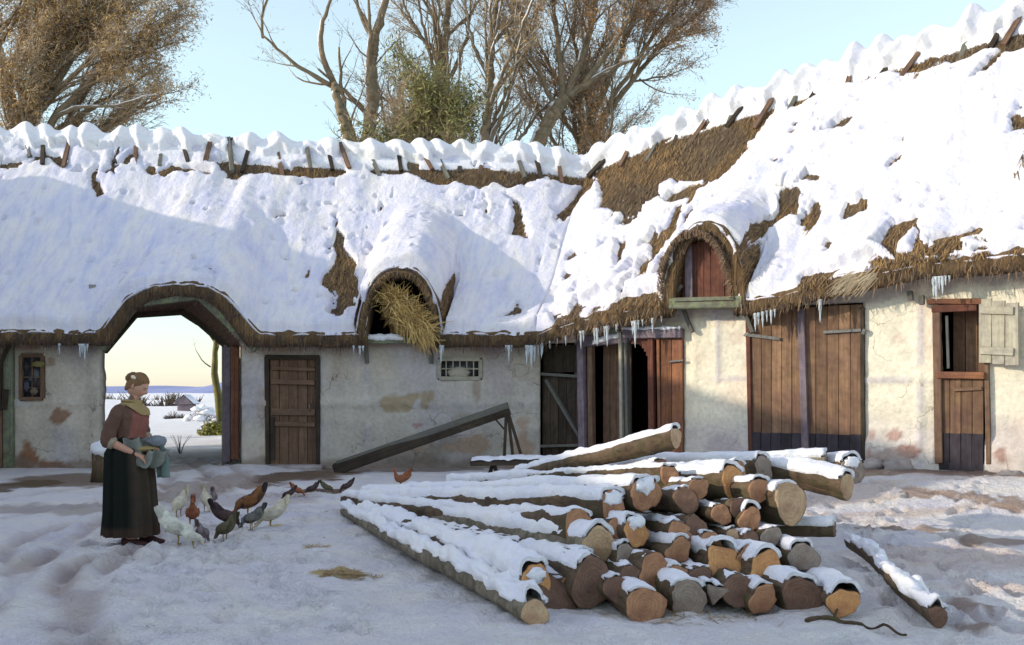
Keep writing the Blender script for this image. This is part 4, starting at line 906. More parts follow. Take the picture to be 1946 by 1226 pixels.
# ================= WOOD PILE =================
GL='logs of the snowy wood pile'
def make_log(Fp,Bp,r,label,bark='bark',cut='cut',snow=1.,bend=.0,seed=0,cap=(0,1),tilt=0.,taper=.8,lump=.5,ring=None,sq=1.0,bev=0.,snow_end=0.,group=None,name='log',cat='log',sides=None):
    Fp=np.asarray(Fp,float);Bp=np.asarray(Bp,float);L=np.linalg.norm(Bp-Fp);T=(Bp-Fp)/L
    root=thing(name,label,cat,tuple(Fp),0,group or GL)
    U=np.cross(T,[0,0,1.]);U/=np.linalg.norm(U);Wv=np.cross(U,T)
    if Wv[2]<0: Wv=-Wv
    nl=max(14,int(L/.055));na=30;u=np.linspace(0,1,nl);a=np.arange(na)/na*2*np.pi
    bendv=(U*rng.normal(0,1)+Wv*rng.uniform(.2,1))*bend
    C=Fp+(Bp-Fp)*u[:,None]+bendv*np.sin(u*np.pi)[:,None]+ (U*.02)*np.sin(u*7+seed)[:,None]
    rr=r*(1-(1-taper)*u)
    shape=1+.12*np.cos(2*a+seed)+.07*np.cos(3*a+seed*2.)
    if sides: shape=shape*(np.cos(np.pi/sides)/np.cos(((a+seed)%(2*np.pi/sides))-np.pi/sides))**.75
    rad=rr[:,None]*shape[None,:]*(1+.05*fbm(u[:,None]*L*2.5,np.cos(a)[None]*1.5,np.sin(a)[None]*1.5+seed,3,seed))
    rad=rad*(1+.065*fbm(u[:,None]*L*16,np.cos(a)[None]*6,np.sin(a)[None]*6+seed,3,seed+3))
    dirv=np.cos(a)[:,None]*U+np.sin(a)[:,None]*Wv
    G=C[:,None]+rad[...,None]*dirv[None]
    # slanted saw cut at the front end
    sl=(np.cos(a-.6-seed)*bev*r)[None,:,None]*np.exp(-u*L/(.25))[:,None,None]
    G=G+T*sl
    uv=np.stack(np.broadcast_arrays((np.abs(a/np.pi-1)*.5*r*6)[None]+seed*.37,u[:,None]*L),-1)
    mb=MB().grid(np.transpose(G,(1,0,2)),np.transpose(uv,(1,0,2)),closeu=True)
    mb.build('bark',MAT[bark],root)
    def disc(i,sg,nm,mt):
        rim=G[i];c=rim.mean(0);ks=np.array([1.0,.93,.8,.6,.35,.12]);rows=[]
        uvr=[]
        for k_ in ks:
            p=c+(rim-c)*k_;h=(.008 if k_<.97 else -.002)+.006*fbm(np.cos(a)*k_*3+seed,np.sin(a)*k_*3,0,3,seed)
            rows.append(p-T*sg*np.broadcast_to(h,a.shape)[:,None]);uvr.append(np.stack([np.cos(a)*k_*.12+.006,np.sin(a)*k_*.12],-1))
        MB().grid(np.transpose(np.array(rows),(1,0,2)),np.transpose(np.array(uvr),(1,0,2)),closeu=True,flip=sg>0).add([c-T*sg*.008]+list(rows[-1]),[(0,1+j,1+(j+1)%na) for j in range(na)],None).build(nm,MAT[mt],root)
    disc(0,1,'cut_face',cut);disc(-1,-1,'cut_face',cut)
    if snow>0:
        u0,u1=cap;n=max(12,int(L*(u1-u0)/.03));uu=np.linspace(u0,u1,n);m=26;b=np.linspace(R(90-98),R(90+98),m)
        Cc=np.stack([np.interp(uu,u,C[:,k]) for k in range(3)],-1);ra=np.interp(uu,u,rr)
        BB,UU=np.meshgrid(b,uu);x=UU*L
        side=np.abs(BB-np.pi/2)
        t=.010+.030*snow*np.cos(side*.95)-.060*sm(side,.5,1.45)+.036*lump*fbm(x*2.0,BB*1.2,seed,3,seed)+.034*lump*fbm(x*8,BB*2.6,seed,3,seed+1)-.02*(1-snow)
        t=t*1.0-.10*sm(side,1.15,1.7)
        e=(np.minimum(UU-u0,u1-UU)*L if u0>0 else (u1-UU)*L)+.03*fbm(BB*2,seed,0,3,seed+7); t=t-.05*(1-sm(e,-.03,.035))*(1 if snow_end==0 else .6)
        t=np.maximum(t,-.05)
        sh=1+.12*np.cos(2*BB+seed)+.07*np.cos(3*BB+seed*2.)
        if sides: sh=sh*(np.cos(np.pi/sides)/np.cos(((BB+seed)%(2*np.pi/sides))-np.pi/sides))**.75
        rd=ra[:,None]*sh+t
        Q=Cc[:,None]+rd[...,None]*(np.cos(BB)[...,None]*U+np.sin(BB)[...,None]*Wv)
        if u0<=0: Q=Q+T*(np.cos(BB-.6-seed)*bev*r*np.exp(-x/.25))[...,None]
        if u0<=0:
            lo=(t[0]<.008)[:,None]*T*.05;Q[0]=Q[0]-T*.012+lo;c0=Cc[0]-T*.010;r0=Q[0]-c0-T*0;Q=np.concatenate([(c0+r0*.84)[None]+T*.02+lo[None],Q],0)
        MB().grid(Q,flip=True).build('snow',MAT['snow'],root)
        if snow_end>0:  # snow clinging to the end face
            MB().ell(Fp+Wv*r*.55-T*.01,(.45*r*snow_end+.02,.03,.42*r*snow_end),np.stack([U,T,Wv],1),12,8,.4,seed=seed).build('end_snow',MAT['snow'],root)
    return root
A=at
LOGS=[ # front(px,py,Y)  back(px,py,Y) radius ...
 ((1012,1166,6.25),(655,972,11.8),.085,'pale birch log lying outermost at the left front edge of the pile',dict(bark='bark_pale',cut='cut_pale',snow=1.0,lump=1.25,bend=.05)),
 ((1020,1112,6.75),(690,982,11.3),.125,'long mossy log with an orange cut end, second from the left edge',dict(cut='cut_orange',snow=1.1,lump=1.1,snow_end=.9)),
 ((1048,1140,6.75),(800,1030,9.2),.15,'dark bark-covered butt under the orange-ended mossy log',dict(cut='cut_dark',snow=.0,bev=.5)),
 ((1128,1108,6.95),(860,1000,10.2),.175,'thick hollow-looking log with curling bark round its dark end',dict(cut='cut_dark',snow=.4,sides=7)),
 ((1108,1068,7.15),(870,1008,9.6),.075,'thin crooked branch between two thick logs with snow on its tip',dict(bark='bark_pale',cut='cut_grey',snow=.9,snow_end=1.)),
 ((1135,1042,7.25),(745,970,11.2),.15,'log with a broad knotted pale tan end pointing right',dict(bark='bark_pale',cut='cut_pale',snow=1.,bev=.55,sides=5)),
 ((1208,1012,7.55),(690,958,11.7),.135,'log with a yellowish and brown end under a pointed snow cap',dict(cut='cut_orange',snow=1.05,bev=.4,snow_end=1.,sides=6)),
 ((1165,962,8.15),(660,952,12.3),.12,'log with a small brown end half hidden by a round lump of snow',dict(cut='cut',snow=1.,snow_end=1.1)),
 ((1228,940,8.35),(700,945,12.4),.15,'log with a brown end under a thick slab of snow, left of the brushwood',dict(cut='cut',snow=1.15,snow_end=1.1)),
 ((1392,917,8.9),(860,925,12.6),.14,'long straight log on top whose ochre end sits left of two others',dict(cut='cut_orange',snow=1.1)),
 ((1446,932,8.75),(1010,925,11.6),.115,'log with a round brown end in the middle of the upper row of three',dict(cut='cut',snow=.7,lump=.5)),
 ((1500,956,8.3),(1180,925,11.0),.165,'stout log with a pale ochre end and dark torn bark at the upper right',dict(cut='cut_pale',snow=.6)),
 ((1287,832,9.3),(985,905,11.4),.10,'log propped up highest, its pale oval end against the sunlit wall',dict(cut='cut_pale',snow=1.1,bev=.5,bark='bark')),
 ((1450,893,9.4),(1010,912,11.8),.125,'curved log below the topmost one, running into the snow heap at the right',dict(cut='cut_grey',snow=1.2,bend=.10)),
 ((1258,884,9.3),(1150,902,10.4),.06,'short reddish stub poking out between the two top logs',dict(cut='cut_dark',snow=.4)),
 ((1608,926,9.0),(1380,885,9.9),.115,'downward-curving log jutting out furthest at the upper right',dict(cut='cut_pale',snow=1.15,bend=.07)),
 ((1570,876,10.4),(1420,882,10.7),.09,'small snowy log at the back in front of the double door',dict(cut='cut_grey',snow=1.1,bark='bark_pale')),
 ((1618,892,10.2),(1530,888,11.3),.125,'stubby back log with a rounded snow hood at the far right corner',dict(cut='cut_grey',snow=1.2,snow_end=1.)),
 ((1586,1006,7.6),(1400,1008,7.9),.055,'thin dark pole jutting out to the right with a brown round end',dict(cut='cut_dark',snow=.8)),
 ((1366,978,8.35),(1180,950,10.0),.09,'inner log with a grey-brown end under the upper row',dict(cut='cut',snow=.6)),
 ((1430,988,8.2),(1250,950,10.2),.10,'inner log with a dusty snowcap and greyish end beside the stout ochre one',dict(cut='cut',snow=.8)),
 ((1388,1016,8.0),(1240,985,9.4),.05,'small pinkish round stick end in the dark gap',dict(cut='cut_pale',snow=.2)),
 ((1430,1032,7.85),(1250,1000,9.5),.085,'dark reddish log end below the small pinkish stick',dict(cut='cut_dark',snow=.2)),
 ((1375,1072,7.3),(1150,1010,9.4),.165,'split log with a bright orange notched end in the lower middle',dict(cut='cut_orange',snow=1.,bev=.5,sides=4,lump=.8)),
 ((1460,1090,7.15),(1230,1020,9.4),.165,'large split log with a warm tan wedge-shaped end, right of the notched one',dict(cut='cut_orange',snow=.9,sides=5)),
 ((1525,1060,7.8),(1330,1010,9.4),.12,'log with an olive-brown end sinking into the snow bank',dict(cut='cut_grey',snow=1.)),
 ((1247,1092,7.2),(1020,1020,9.4),.14,'round brown-ended log standing out above the half-buried one',dict(cut='cut',snow=.3)),
 ((1198,1096,7.3),(1020,1030,9.2),.09,'small dark log end squeezed left of the round brown one',dict(cut='cut_dark',snow=.3)),
 ((1190,1058,7.5),(1000,1010,9.4),.09,'greyish log end dusted with snow below the knotted one',dict(cut='cut_grey',snow=.8)),
 ((1226,1152,6.5),(1100,1080,8.0),.13,'half-buried log showing a smooth brown face at the front',dict(cut='cut',snow=.6,lump=.3)),
 ((1308,1140,6.6),(1180,1060,8.2),.125,'grey-faced log sunk in snow, second in the bottom row',dict(cut='cut_grey',snow=.7,bev=.3)),
 ((1362,1128,6.9),(1240,1060,8.2),.09,'narrow pale slab leaning beside the grey-faced log',dict(cut='cut_grey',snow=.9,sides=3)),
 ((1523,1140,6.65),(1330,1060,8.5),.14,'dark reddish-brown rounded butt near the lower right corner of the pile',dict(cut='cut_dark',snow=.7,bev=.3)),
 ((1606,1146,6.3),(1500,1085,8.0),.10,'last log at the lower right with an ochre end under a peaked snow cap',dict(cut='cut_orange',snow=1.3,sides=5)),
 ((1779,1172,6.2),(1615,1030,8.6),.06,'long slanting pole with a red-brown tip on the snow bank right of the pile',dict(cut='cut_dark',snow=1.0,lump=.9,bark='bark',bend=.03)),
]
def restack(f,r):
    px,py,Y=f
    if px<1100 or px>1540 or py<905: return f,r
    Yn=float(np.interp(py,[905,930,1000,1070,1150],[8.0,7.6,7.35,7.05,6.5]));return (px,py,Yn),r*Yn/Y*.94
for i,(f,b,r,lab,kw) in enumerate(LOGS):
    f,r=restack(f,r)
    make_log(A(*f),A(*b),r,lab,seed=i*3+1,**kw)
# the packed heart of the pile
for i,(f,b,r,lab,ct) in enumerate((((1300,950,8.6),(1100,940,10.6),.11,'dark inner log at the back of the brushwood gap','cut_dark'),((1320,1000,8.3),(1080,970,10.3),.10,'dark inner log low in the brushwood gap','cut_dark'),
   ((1410,965,8.6),(1200,960,10.4),.10,'shaded log tucked under the row of three ends','cut_dark'),((1295,1048,7.75),(1080,1000,10.),.12,'shaded log with a strip of snow above the round brown-ended one','cut'),
   ((1100,1000,8.3),(800,975,11.),.13,'inner log buried between the long snowy ones','cut'),((1180,1010,8.3),(900,980,11.),.13,'inner log under the yellowish-ended one','cut'),((1405,1125,7.1),(1250,1050,9.),.13,'dark log between the notched and the wedge-shaped ends, low down','cut_dark'),
   ((1330,930,9.4),(1000,935,12.),.13,'inner log right below the long straight top one','cut'),((1400,905,9.8),(1100,915,12.2),.13,'inner log behind the upper row','cut'),
   ((1088,1128,6.9),(880,1040,9.2),.11,'short brown log wedged beside the hollow-looking one, on its left','cut'),((1168,1122,7.0),(960,1030,9.4),.10,'thin log right of the hollow-looking one, half in shadow','cut_dark'),
   ((1290,1100,7.1),(1100,1040,9.2),.11,'brown log right of the round-ended one, above the grey-faced end','cut'),((1335,1098,7.2),(1150,1040,9.2),.09,'thin shaded log squeezed left of the notched orange end','cut_dark'),
   ((1455,1140,6.9),(1300,1060,8.6),.11,'brown log in the bottom row left of the rounded reddish butt','cut'),((1492,1108,7.1),(1320,1040,9.),.10,'log above the rounded reddish butt with a grey face','cut_grey'),
   ((1348,1030,7.9),(1120,990,9.8),.09,'thin brown log just under the pinkish stick end','cut'),((1290,1012,8.0),(1060,975,10.2),.10,'brown-ended log at the lower left rim of the brushwood','cut'),
   ((1470,1022,7.9),(1270,990,10.),.10,'dusty log under the thin dark jutting pole','cut_grey'),((1425,1062,7.6),(1200,1010,9.6),.10,'log between the notched end and the thin jutting pole','cut'),
   ((1270,905,9.0),(920,915,12.),.10,'snowy pole directly under the short reddish stub','cut'),((1340,900,9.3),(980,905,12.1),.10,'snowy pole behind the long straight top log','cut_pale'),
   ((1060,1075,7.3),(780,1000,10.4),.09,'slim pole with a brown end beneath the knotted one','cut'),((1085,1000,8.6),(720,965,12.1),.085,'slim snowy pole among the tails at the left','cut'),
   ((1000,1040,8.0),(720,985,11.2),.08,'slim pole between the orange-ended mossy log and the knotted one','cut_orange'))):
    f,r=restack(f,r)
    make_log(A(*f),A(*b),r,lab,seed=i*5+2,cut=ct,snow=.45 if i>=9 else (.5 if i in(3,4,5,7,8) else .2),sides=[None,6,None,5][i%4],bev=.25)
br=tag(MB().build if 0 else thing('brushwood','tangle of dark torn bark and splinters in the gap of the wood pile','brushwood',tuple(A(1310,985,8.3))))
mb=MB()
for i in range(420):
    p=A(rng.uniform(1235,1400),0,8.35);py=rng.uniform(935,1035);p=A(rng.uniform(1240,1410),py,rng.uniform(8.5,9.0));d=np.array([rng.normal(.7,.4),rng.normal(-.2,.4),rng.normal(-.05,.25)]);d/=np.linalg.norm(d)
    L=rng.uniform(.08,.36);sd=np.cross(d,rng.normal(0,1,3));sd/=np.linalg.norm(sd);w=rng.uniform(.003,.016);k=rng.uniform()**2
    a,b=p-d*L/2,p+d*L/2;mb.add([a-sd*w,a+sd*w,b+sd*w*.4,b-sd*w*.4],[(0,1,2,3)],None,np.array([.03,.018,.012])*(1-k)+np.array([.12,.065,.035])*k)
mb.build('splinters',MAT['straw'],br,smooth=False)
# twigs lying in the snow
def twig(name,pts,r,label,snow=False):
    Pn=np.array([onground(px,py,z) for px,py,z in pts]);n=40;u=np.linspace(0,len(Pn)-1,n)
    Q=np.stack([np.interp(u,range(len(Pn)),Pn[:,k]) for k in range(3)],-1);Q[:,2]+=.012*np.sin(u*5)
    Q[:,2]=np.maximum(Q[:,2],ground_z(Q[:,0],Q[:,1])+r*.6)
    t=thing(name,label,'stick',tuple(Pn[0]));MB().tube(Q,r*(1-.6*u/u[-1]),7,wob=.4).build('stem',MAT['bark'],t)
    MB().tube(Q[::8]*0+Q[14]+np.outer(np.linspace(0,1,5),[.06,.10,.05]),r*.5,5).build('side_shoot',MAT['bark'],t);return t
twig('fallen_stick',[(1532,1186,.03),(1560,1176,.05),(1590,1180,.05),(1640,1192,.04),(1680,1190,.03),(1722,1206,.02)],.016,'thin forked stick lying on the snow in front of the pile at lower right')

# loose straw and chaff trodden into the yard
mb=MB()
for px,py,wx,wy,n in ((660,1092,55,8,260),(600,1042,20,4,60),(430,1010,110,30,220),(560,945,70,12,220),(760,640,1,1,0),(590,900,80,12,160),(1300,1170,250,20,120),(1750,930,150,25,220),(300,960,120,20,90),(820,940,90,14,90)):
    for i in range(n):
        c=onground(px+rng.normal(0,wx*.5),max(860,py+rng.normal(0,wy*.5)));c[2]=float(ground_z(c[0],c[1]))+.006
        a=rng.uniform(0,6.3);L=rng.uniform(.02,.085);d=np.array([math.cos(a),math.sin(a),rng.normal(0,.12)])*L;sd=np.array([-d[1],d[0],0])/L*rng.uniform(.002,.0045);k=rng.uniform()
        mb.add([c-d-sd,c-d+sd,c+d+sd,c+d-sd],[(0,1,2,3)],None,np.array([.16,.09,.04])*(1-k)+np.array([.55,.38,.15])*k)
tag(mb.build('scattered_straw',MAT['straw'],None,smooth=False),'loose straw and chaff trodden into the snow of the yard','straw',kind='stuff')
# ================= TREES =================
class Tree:
    def __init__(s,name,label,base,cat='tree',group=None,leafc=((.20,.12,.05),(.34,.20,.08),(.16,.13,.09)),seed=0):
        s.root=thing(name,label,cat,tuple(base),0,group);s.t=MB();s.w=MB();s.s=MB();s.rg=np.random.default_rng(seed);s.lc=np.array(leafc);s.lv=[];s.tw=[]
    def limb(s,P,r0,r1,lvl=0,snow=.0,side=True,dens=1.,spread=.55,n=None,wind=np.zeros(3),tw=1.):
        P=np.asarray(P,float);L=np.linalg.norm(np.diff(P,axis=0),axis=1).sum();k=max(6,int(L/.22));u=np.linspace(0,len(P)-1,k)
        # smooth polyline
        Q=np.stack([np.interp(u,range(len(P)),P[:,c]) for c in range(3)],-1)
        for _ in range(2): Q[1:-1]=(Q[:-2]+2*Q[1:-1]+Q[2:])/4
        Q[1:-1]+=s.rg.normal(0,.018*min(1,L/3),(k-2,3))
        r=np.linspace(r0,r1,k);s.t.tube(Q,r,9 if r0>.06 else 5,wob=.18 if r0>.06 else 0,seed=int(u.sum())%50)
        if snow>0:
            i0=0;T=np.gradient(Q,axis=0);T/=np.linalg.norm(T,axis=1)[:,None]
            up=np.array([-.75,0,.65])-T*(T@np.array([-.75,0,.65]))[:,None]
            m=s.rg.uniform(0,1,k)
            rs=np.where(noise(u*1.7+L,0*u,0,7)+snow-.6>0,.55,.02)*r+.006*snow
            s.s.tube(Q+up*(r*.75)[:,None],rs,6)
        if not side: return Q
        step=.42/dens;d=s.rg.uniform(.1,step);cum=np.concatenate([[0],np.cumsum(np.linalg.norm(np.diff(Q,axis=0),axis=1))])
        start=.12 if lvl else .3
        while d<cum[-1]:
            f=d/cum[-1]
            if f>start:
                p=np.array([np.interp(d,cum,Q[:,c]) for c in range(3)]);i=min(k-2,int(np.searchsorted(cum,d)));T=Q[min(i+1,k-1)]-Q[max(i-1,0)];T/=np.linalg.norm(T)+1e-9
                v=s.rg.normal(0,1,3);v-=T*(v@T);v/=np.linalg.norm(v);D=T*(1-spread*.4)+v*spread+np.array([0,0,.25])+wind;D/=np.linalg.norm(D)
                rr=np.interp(d,cum,r)*.5;LL=(L*.42*(1.15-f*.7))*s.rg.uniform(.6,1.15)
                if lvl<2: s.child(p,D,max(.006,rr),LL,lvl+1,snow*.7,dens,wind,tw)
                else: s.twigs(p,D,LL,wind,tw)
            d+=step*s.rg.uniform(.6,1.4)*(1. if lvl==0 else .75)
        s.twigs(Q[-1],Q[-1]-Q[-2],.7,wind,tw);return Q
    def child(s,p,D,r,L,lvl,snow,dens,wind,tw):
        n=5;P=[p]
        for i in range(n):
            D=D+s.rg.normal(0,.13,3)+np.array([0,0,.05])+wind*.15;D/=np.linalg.norm(D);P.append(P[-1]+D*L/n)
        s.limb(P,r,max(.004,r*.3),lvl,snow,True,dens,.6,wind=wind,tw=tw)
    def twigs(s,p,D,L,wind,tw):
        D=np.asarray(D,float);D=D/(np.linalg.norm(D)+1e-9)
        for _ in range(max(1,int(4*tw))):
            v=D+s.rg.normal(0,.38,3)+wind*.5;v/=np.linalg.norm(v);l=s.rg.uniform(.35,.95)*min(L,1.);e=p+v*l
            s.tw.append((p,e,.006));
            for q in s.rg.uniform(.25,1,2):
                b=p+(e-p)*q;v2=v+s.rg.normal(0,.5,3);v2/=np.linalg.norm(v2);s.tw.append((b,b+v2*l*.45,.004));s.lv.append(b+v2*l*.45)
            s.lv.append(e)
    def done(s,leafn=3,leafs=.035,keep=1.):
        s.t.build('trunk',MAT['trunk'],s.root)
        if s.s.n: s.s.build('snow',MAT['snow'],s.root)
        if s.tw:
            A=np.array([a for a,_,_ in s.tw]);B=np.array([b for _,b,_ in s.tw]);w=np.array([c for *_,c in s.tw])[:,None]
            d=B-A;sd=np.cross(d,[0.15,1.,.1]);sd/=np.linalg.norm(sd,axis=1)[:,None]+1e-9;n=len(A)
            V=np.stack([A-sd*w,A+sd*w,B+sd*w*.35,B-sd*w*.35],1).reshape(-1,3);m=MB()
            cc=(.5+.5*noise(A[:,0]*1.2,A[:,1],A[:,2]*1.2,3))[:,None];c=np.array([.30,.225,.16])*(1-cc)+np.array([.50,.38,.25])*cc
            m.add(V,np.arange(n*4).reshape(-1,4).tolist(),None,np.repeat(c,4,0))
            if s.lv and leafn:
                P_=np.array(s.lv);g=fbm(P_[:,0]*.55,P_[:,1]*.55,P_[:,2]*.55,3,5);P_=P_[g+s.rg.normal(0,.25,len(g))>-.05]
                P_=np.repeat(P_,leafn,0)+s.rg.normal(0,.10,(len(P_)*leafn,3));n=len(P_);a=s.rg.normal(0,1,(n,3));a/=np.linalg.norm(a,axis=1)[:,None];b=np.cross(a,s.rg.normal(0,1,(n,3)));b/=np.linalg.norm(b,axis=1)[:,None]
                sz=s.rg.uniform(.5,1.3,(n,1))*leafs;V=np.stack([P_-a*sz*1.5,P_+b*sz*.3,P_+a*sz*1.5,P_-b*sz*.3],1).reshape(-1,3)
                g=fbm(P_[:,0]*.5,P_[:,1]*.5,P_[:,2]*.5,3,8)[:,None];k=np.clip(.5+g*1.1+s.rg.normal(0,.25,(n,1)),0,1);c=s.lc[0]*(1-k)+s.lc[1]*k
                gy=(s.rg.uniform(0,1,(n,1))<.3);c=np.where(gy,s.lc[2],c)*s.rg.uniform(.95,1.65,(n,1))
                m.add(V,np.arange(n*4).reshape(-1,4).tolist(),None,np.repeat(c,4,0))
            m.build('crown',MAT['leaf'],s.root,smooth=False)
def L_(Y,*pts,dy=0.): return [at(px,py,Y+dy*i) for i,(px,py) in enumerate(pts)]
GT='bare winter trees behind the barn roof'
wr=np.array([.30,0,.0])
BR=((.36,.25,.12),(.52,.34,.15),(.36,.31,.26));OR=((.40,.26,.14),(.66,.36,.14),(.38,.30,.25));PA=((.38,.31,.23),(.48,.38,.25),(.38,.35,.33))
T=Tree('bare_tree','bushy brown tree at the far left with a long snow-laden branch','%s'%'' or at(50,745,31)*[1,1,0],group=GT,leafc=BR,seed=1) if 0 else Tree('bare_tree','bushy brown tree at the far left with a long snow-laden branch',at(50,745,31)*[1,1,0],group=GT,leafc=BR,seed=1)
T.limb([at(60,765,31)]+L_(31,(55,300),(68,200),(90,120),(130,50),(165,-20),(190,-120)),.26,.05,0,.3,dens=1.25,wind=wr,tw=1.6)
T.limb(L_(31,(50,300),(20,180),(-10,60),(-20,-80),dy=.1),.2,.04,0,.3,dens=1.3,wind=wr,tw=1.6)
T.limb(L_(31,(62,290),(110,215),(170,155),(225,110),(275,65),(300,20),dy=-.15),.13,.02,0,.5,dens=1.3,wind=wr*1.2,tw=1.6)
T.limb(L_(31,(60,290),(120,240),(180,200),(240,170),(280,140),dy=.2),.10,.015,0,.5,dens=1.1,wind=wr*1.2,tw=1.4)
T.limb(L_(31,(70,280),(110,215),(160,203),(215,202),(288,180),dy=-.2),.075,.02,1,1.3,dens=.5,wind=wr,tw=.8)
T.limb(L_(31,(60,250),(80,120),(60,20),(70,-90),dy=.2),.14,.03,0,.2,dens=1.3,wind=wr,tw=1.6)
T.limb(L_(31,(60,220),(140,110),(180,20),(220,-60),dy=.2),.13,.03,0,.2,dens=1.3,wind=wr,tw=1.6)
T.done(4,.042)
T=Tree('bare_tree','slender forked tree leaning left just right of the open sky',at(664,745,30)*[1,1,0],group=GT,leafc=PA,seed=2)
T.limb([at(672,765,30)]+L_(30,(662,270),(648,210),(634,158)),.16,.11,0,.9,side=False)
T.limb(L_(30,(634,158),(612,110),(606,60),(622,20),(640,-40)),.10,.03,0,.9,dens=.5,tw=.8)
T.limb(L_(30,(634,165),(600,148),(560,122),(530,98),(500,70),(486,40),dy=-.1),.075,.02,0,.8,dens=.55,tw=.9)
T.limb(L_(30,(628,160),(590,160),(560,148),(545,125),dy=.1),.035,.012,1,1.,dens=.4,tw=.5)
T.limb(L_(30,(500,72),(495,30),(520,-20),(500,-70),dy=.1),.05,.02,0,.3,dens=1.4,tw=1.8)
T.done(1,.045)
T=Tree('bare_tree','tallest pale-barked tree with snow in its fork beside the leaning slender one',at(700,745,31)*[1,1,0],group=GT,leafc=PA,seed=3)
T.limb([at(696,765,31)]+L_(31,(700,272),(708,190),(705,120),(712,66)),.22,.15,0,1.0,dens=.35,tw=.5)
T.limb(L_(31,(712,66),(728,20),(745,-40),(755,-120)),.13,.05,0,.8,dens=.7,tw=1.)
T.limb(L_(31,(710,72),(688,40),(676,0),(668,-60),dy=.1),.08,.03,0,.6,dens=.6,tw=.9)
T.limb(L_(31,(706,115),(680,95),(660,60),dy=-.15),.03,.01,1,.6,dens=.5,tw=.7)
T.limb(L_(31,(708,130),(740,90),(775,60),dy=-.15),.03,.01,1,.6,dens=.5,tw=.7)
T.done(1,.045)
T=Tree('bare_tree','brown-grey tree with a low side fork rising above the green bush',at(832,745,33)*[1,1,0],group=GT,leafc=BR,seed=4)
T.limb([at(826,765,33)]+L_(33,(832,270),(838,180),(845,90),(852,10),(856,-90)),.19,.07,0,.4,dens=.9,tw=1.)
T.limb(L_(33,(832,210),(808,180),(780,140),(765,100),dy=.1),.09,.02,0,.5,dens=1.,tw=1.2)
T.limb(L_(33,(840,170),(870,120),(890,60),(900,-20),dy=.15),.08,.02,0,.3,dens=1.,tw=1.2)
T.limb(L_(33,(842,120),(800,70),(770,20),(760,-40),dy=-.15),.06,.02,0,.3,dens=1.,tw=1.3)
T.done(1,.045)
T=Tree('bare_tree','straight tree with a bluish snow streak down its trunk',at(926,745,31.5)*[1,1,0],group=GT,leafc=BR,seed=5)
T.limb([at(918,765,31.5)]+L_(31.5,(920,270),(932,180),(928,110),(940,30),(950,-80)),.17,.06,0,1.1,dens=.8,tw=1.)
T.limb(L_(31.5,(926,205),(960,150),(985,120),(1010,80),dy=-.1),.05,.015,0,.5,dens=1.1,tw=1.2)
T.limb(L_(31.5,(932,150),(900,90),(885,20),(880,-50),dy=.1),.07,.02,0,.3,dens=1.,tw=1.2)
T.limb(L_(31.5,(930,90),(975,40),(1000,-30),dy=.15),.07,.02,0,.3,dens=1.2,tw=1.4)
T.done(1,.045)
T=Tree('bare_tree','rust-brown tree whose thick trunk leans strongly right',at(1005,745,32)*[1,1,0],group=GT,leafc=OR,seed=6)
T.limb([at(975,765,32)]+L_(32,(1022,275),(1045,225),(1075,185)),.24,.19,0,.5,side=False)
T.limb(L_(32,(1075,185),(1115,160),(1160,130),(1215,110)),.13,.03,0,1.0,dens=.9,wind=wr*.5,tw=1.1)
T.limb(L_(32,(1070,190),(1065,120),(1055,40),(1040,-60),dy=.1),.12,.04,0,.2,dens=1.3,tw=1.6)
T.limb(L_(32,(1078,185),(1110,100),(1130,20),(1150,-70),dy=.1),.13,.04,0,.3,dens=1.3,tw=1.7)
T.limb(L_(32,(1110,160),(1170,80),(1210,10),(1230,-70),dy=-.1),.09,.03,0,.3,dens=1.3,tw=1.7)
T.limb(L_(32,(1055,205),(1010,110),(990,30),(980,-50),dy=-.1),.08,.02,0,.3,dens=1.2,tw=1.6)
T.done(4,.042)
T=Tree('bare_tree','many-stemmed rust-brown tree fanning out right, nearest the stable ridge',at(1110,745,33.5)*[1,1,0],group=GT,leafc=OR,seed=7)
T.limb([at(1105,765,33.5)]+L_(33.5,(1108,262),(1102,190),(1110,110),(1130,20),(1140,-70)),.16,.05,0,.3,dens=1.1,tw=1.5)
T.limb(L_(33.5,(1112,262),(1140,190),(1175,110),(1210,20),(1240,-60),dy=.1),.14,.04,0,.3,dens=1.2,wind=wr*.6,tw=1.6)
T.limb(L_(33.5,(1118,262),(1165,200),(1220,130),(1280,60),(1350,10),dy=.1),.12,.03,0,.3,dens=1.2,wind=wr,tw=1.6)
T.limb(L_(33.5,(1125,262),(1170,180),(1230,85),(1290,0),(1330,-60),dy=-.1),.10,.03,0,.3,dens=1.2,wind=wr,tw=1.6)
T.limb(L_(33.5,(1215,150),(1250,175),(1290,180),dy=-.1),.03,.01,2,.9,dens=.6,wind=wr,tw=.8)
T.done(4,.042)
T=Tree('green_bush','olive-green bush showing above the barn ridge between the trunks',at(800,745,28)*[1,1,0],cat='bush',leafc=((.13,.14,.05),(.26,.25,.10),(.22,.19,.10)),seed=8)
for i in range(7):
    x=760+i*14;T.limb([at(x,765,28)]+L_(28,(x,330),(x-6+rng.normal(0,8),275),(x+rng.normal(0,12),215+10*abs(i-3))),.05,.01,1,.0,dens=1.1,tw=1.6)
T.done(5,.055)
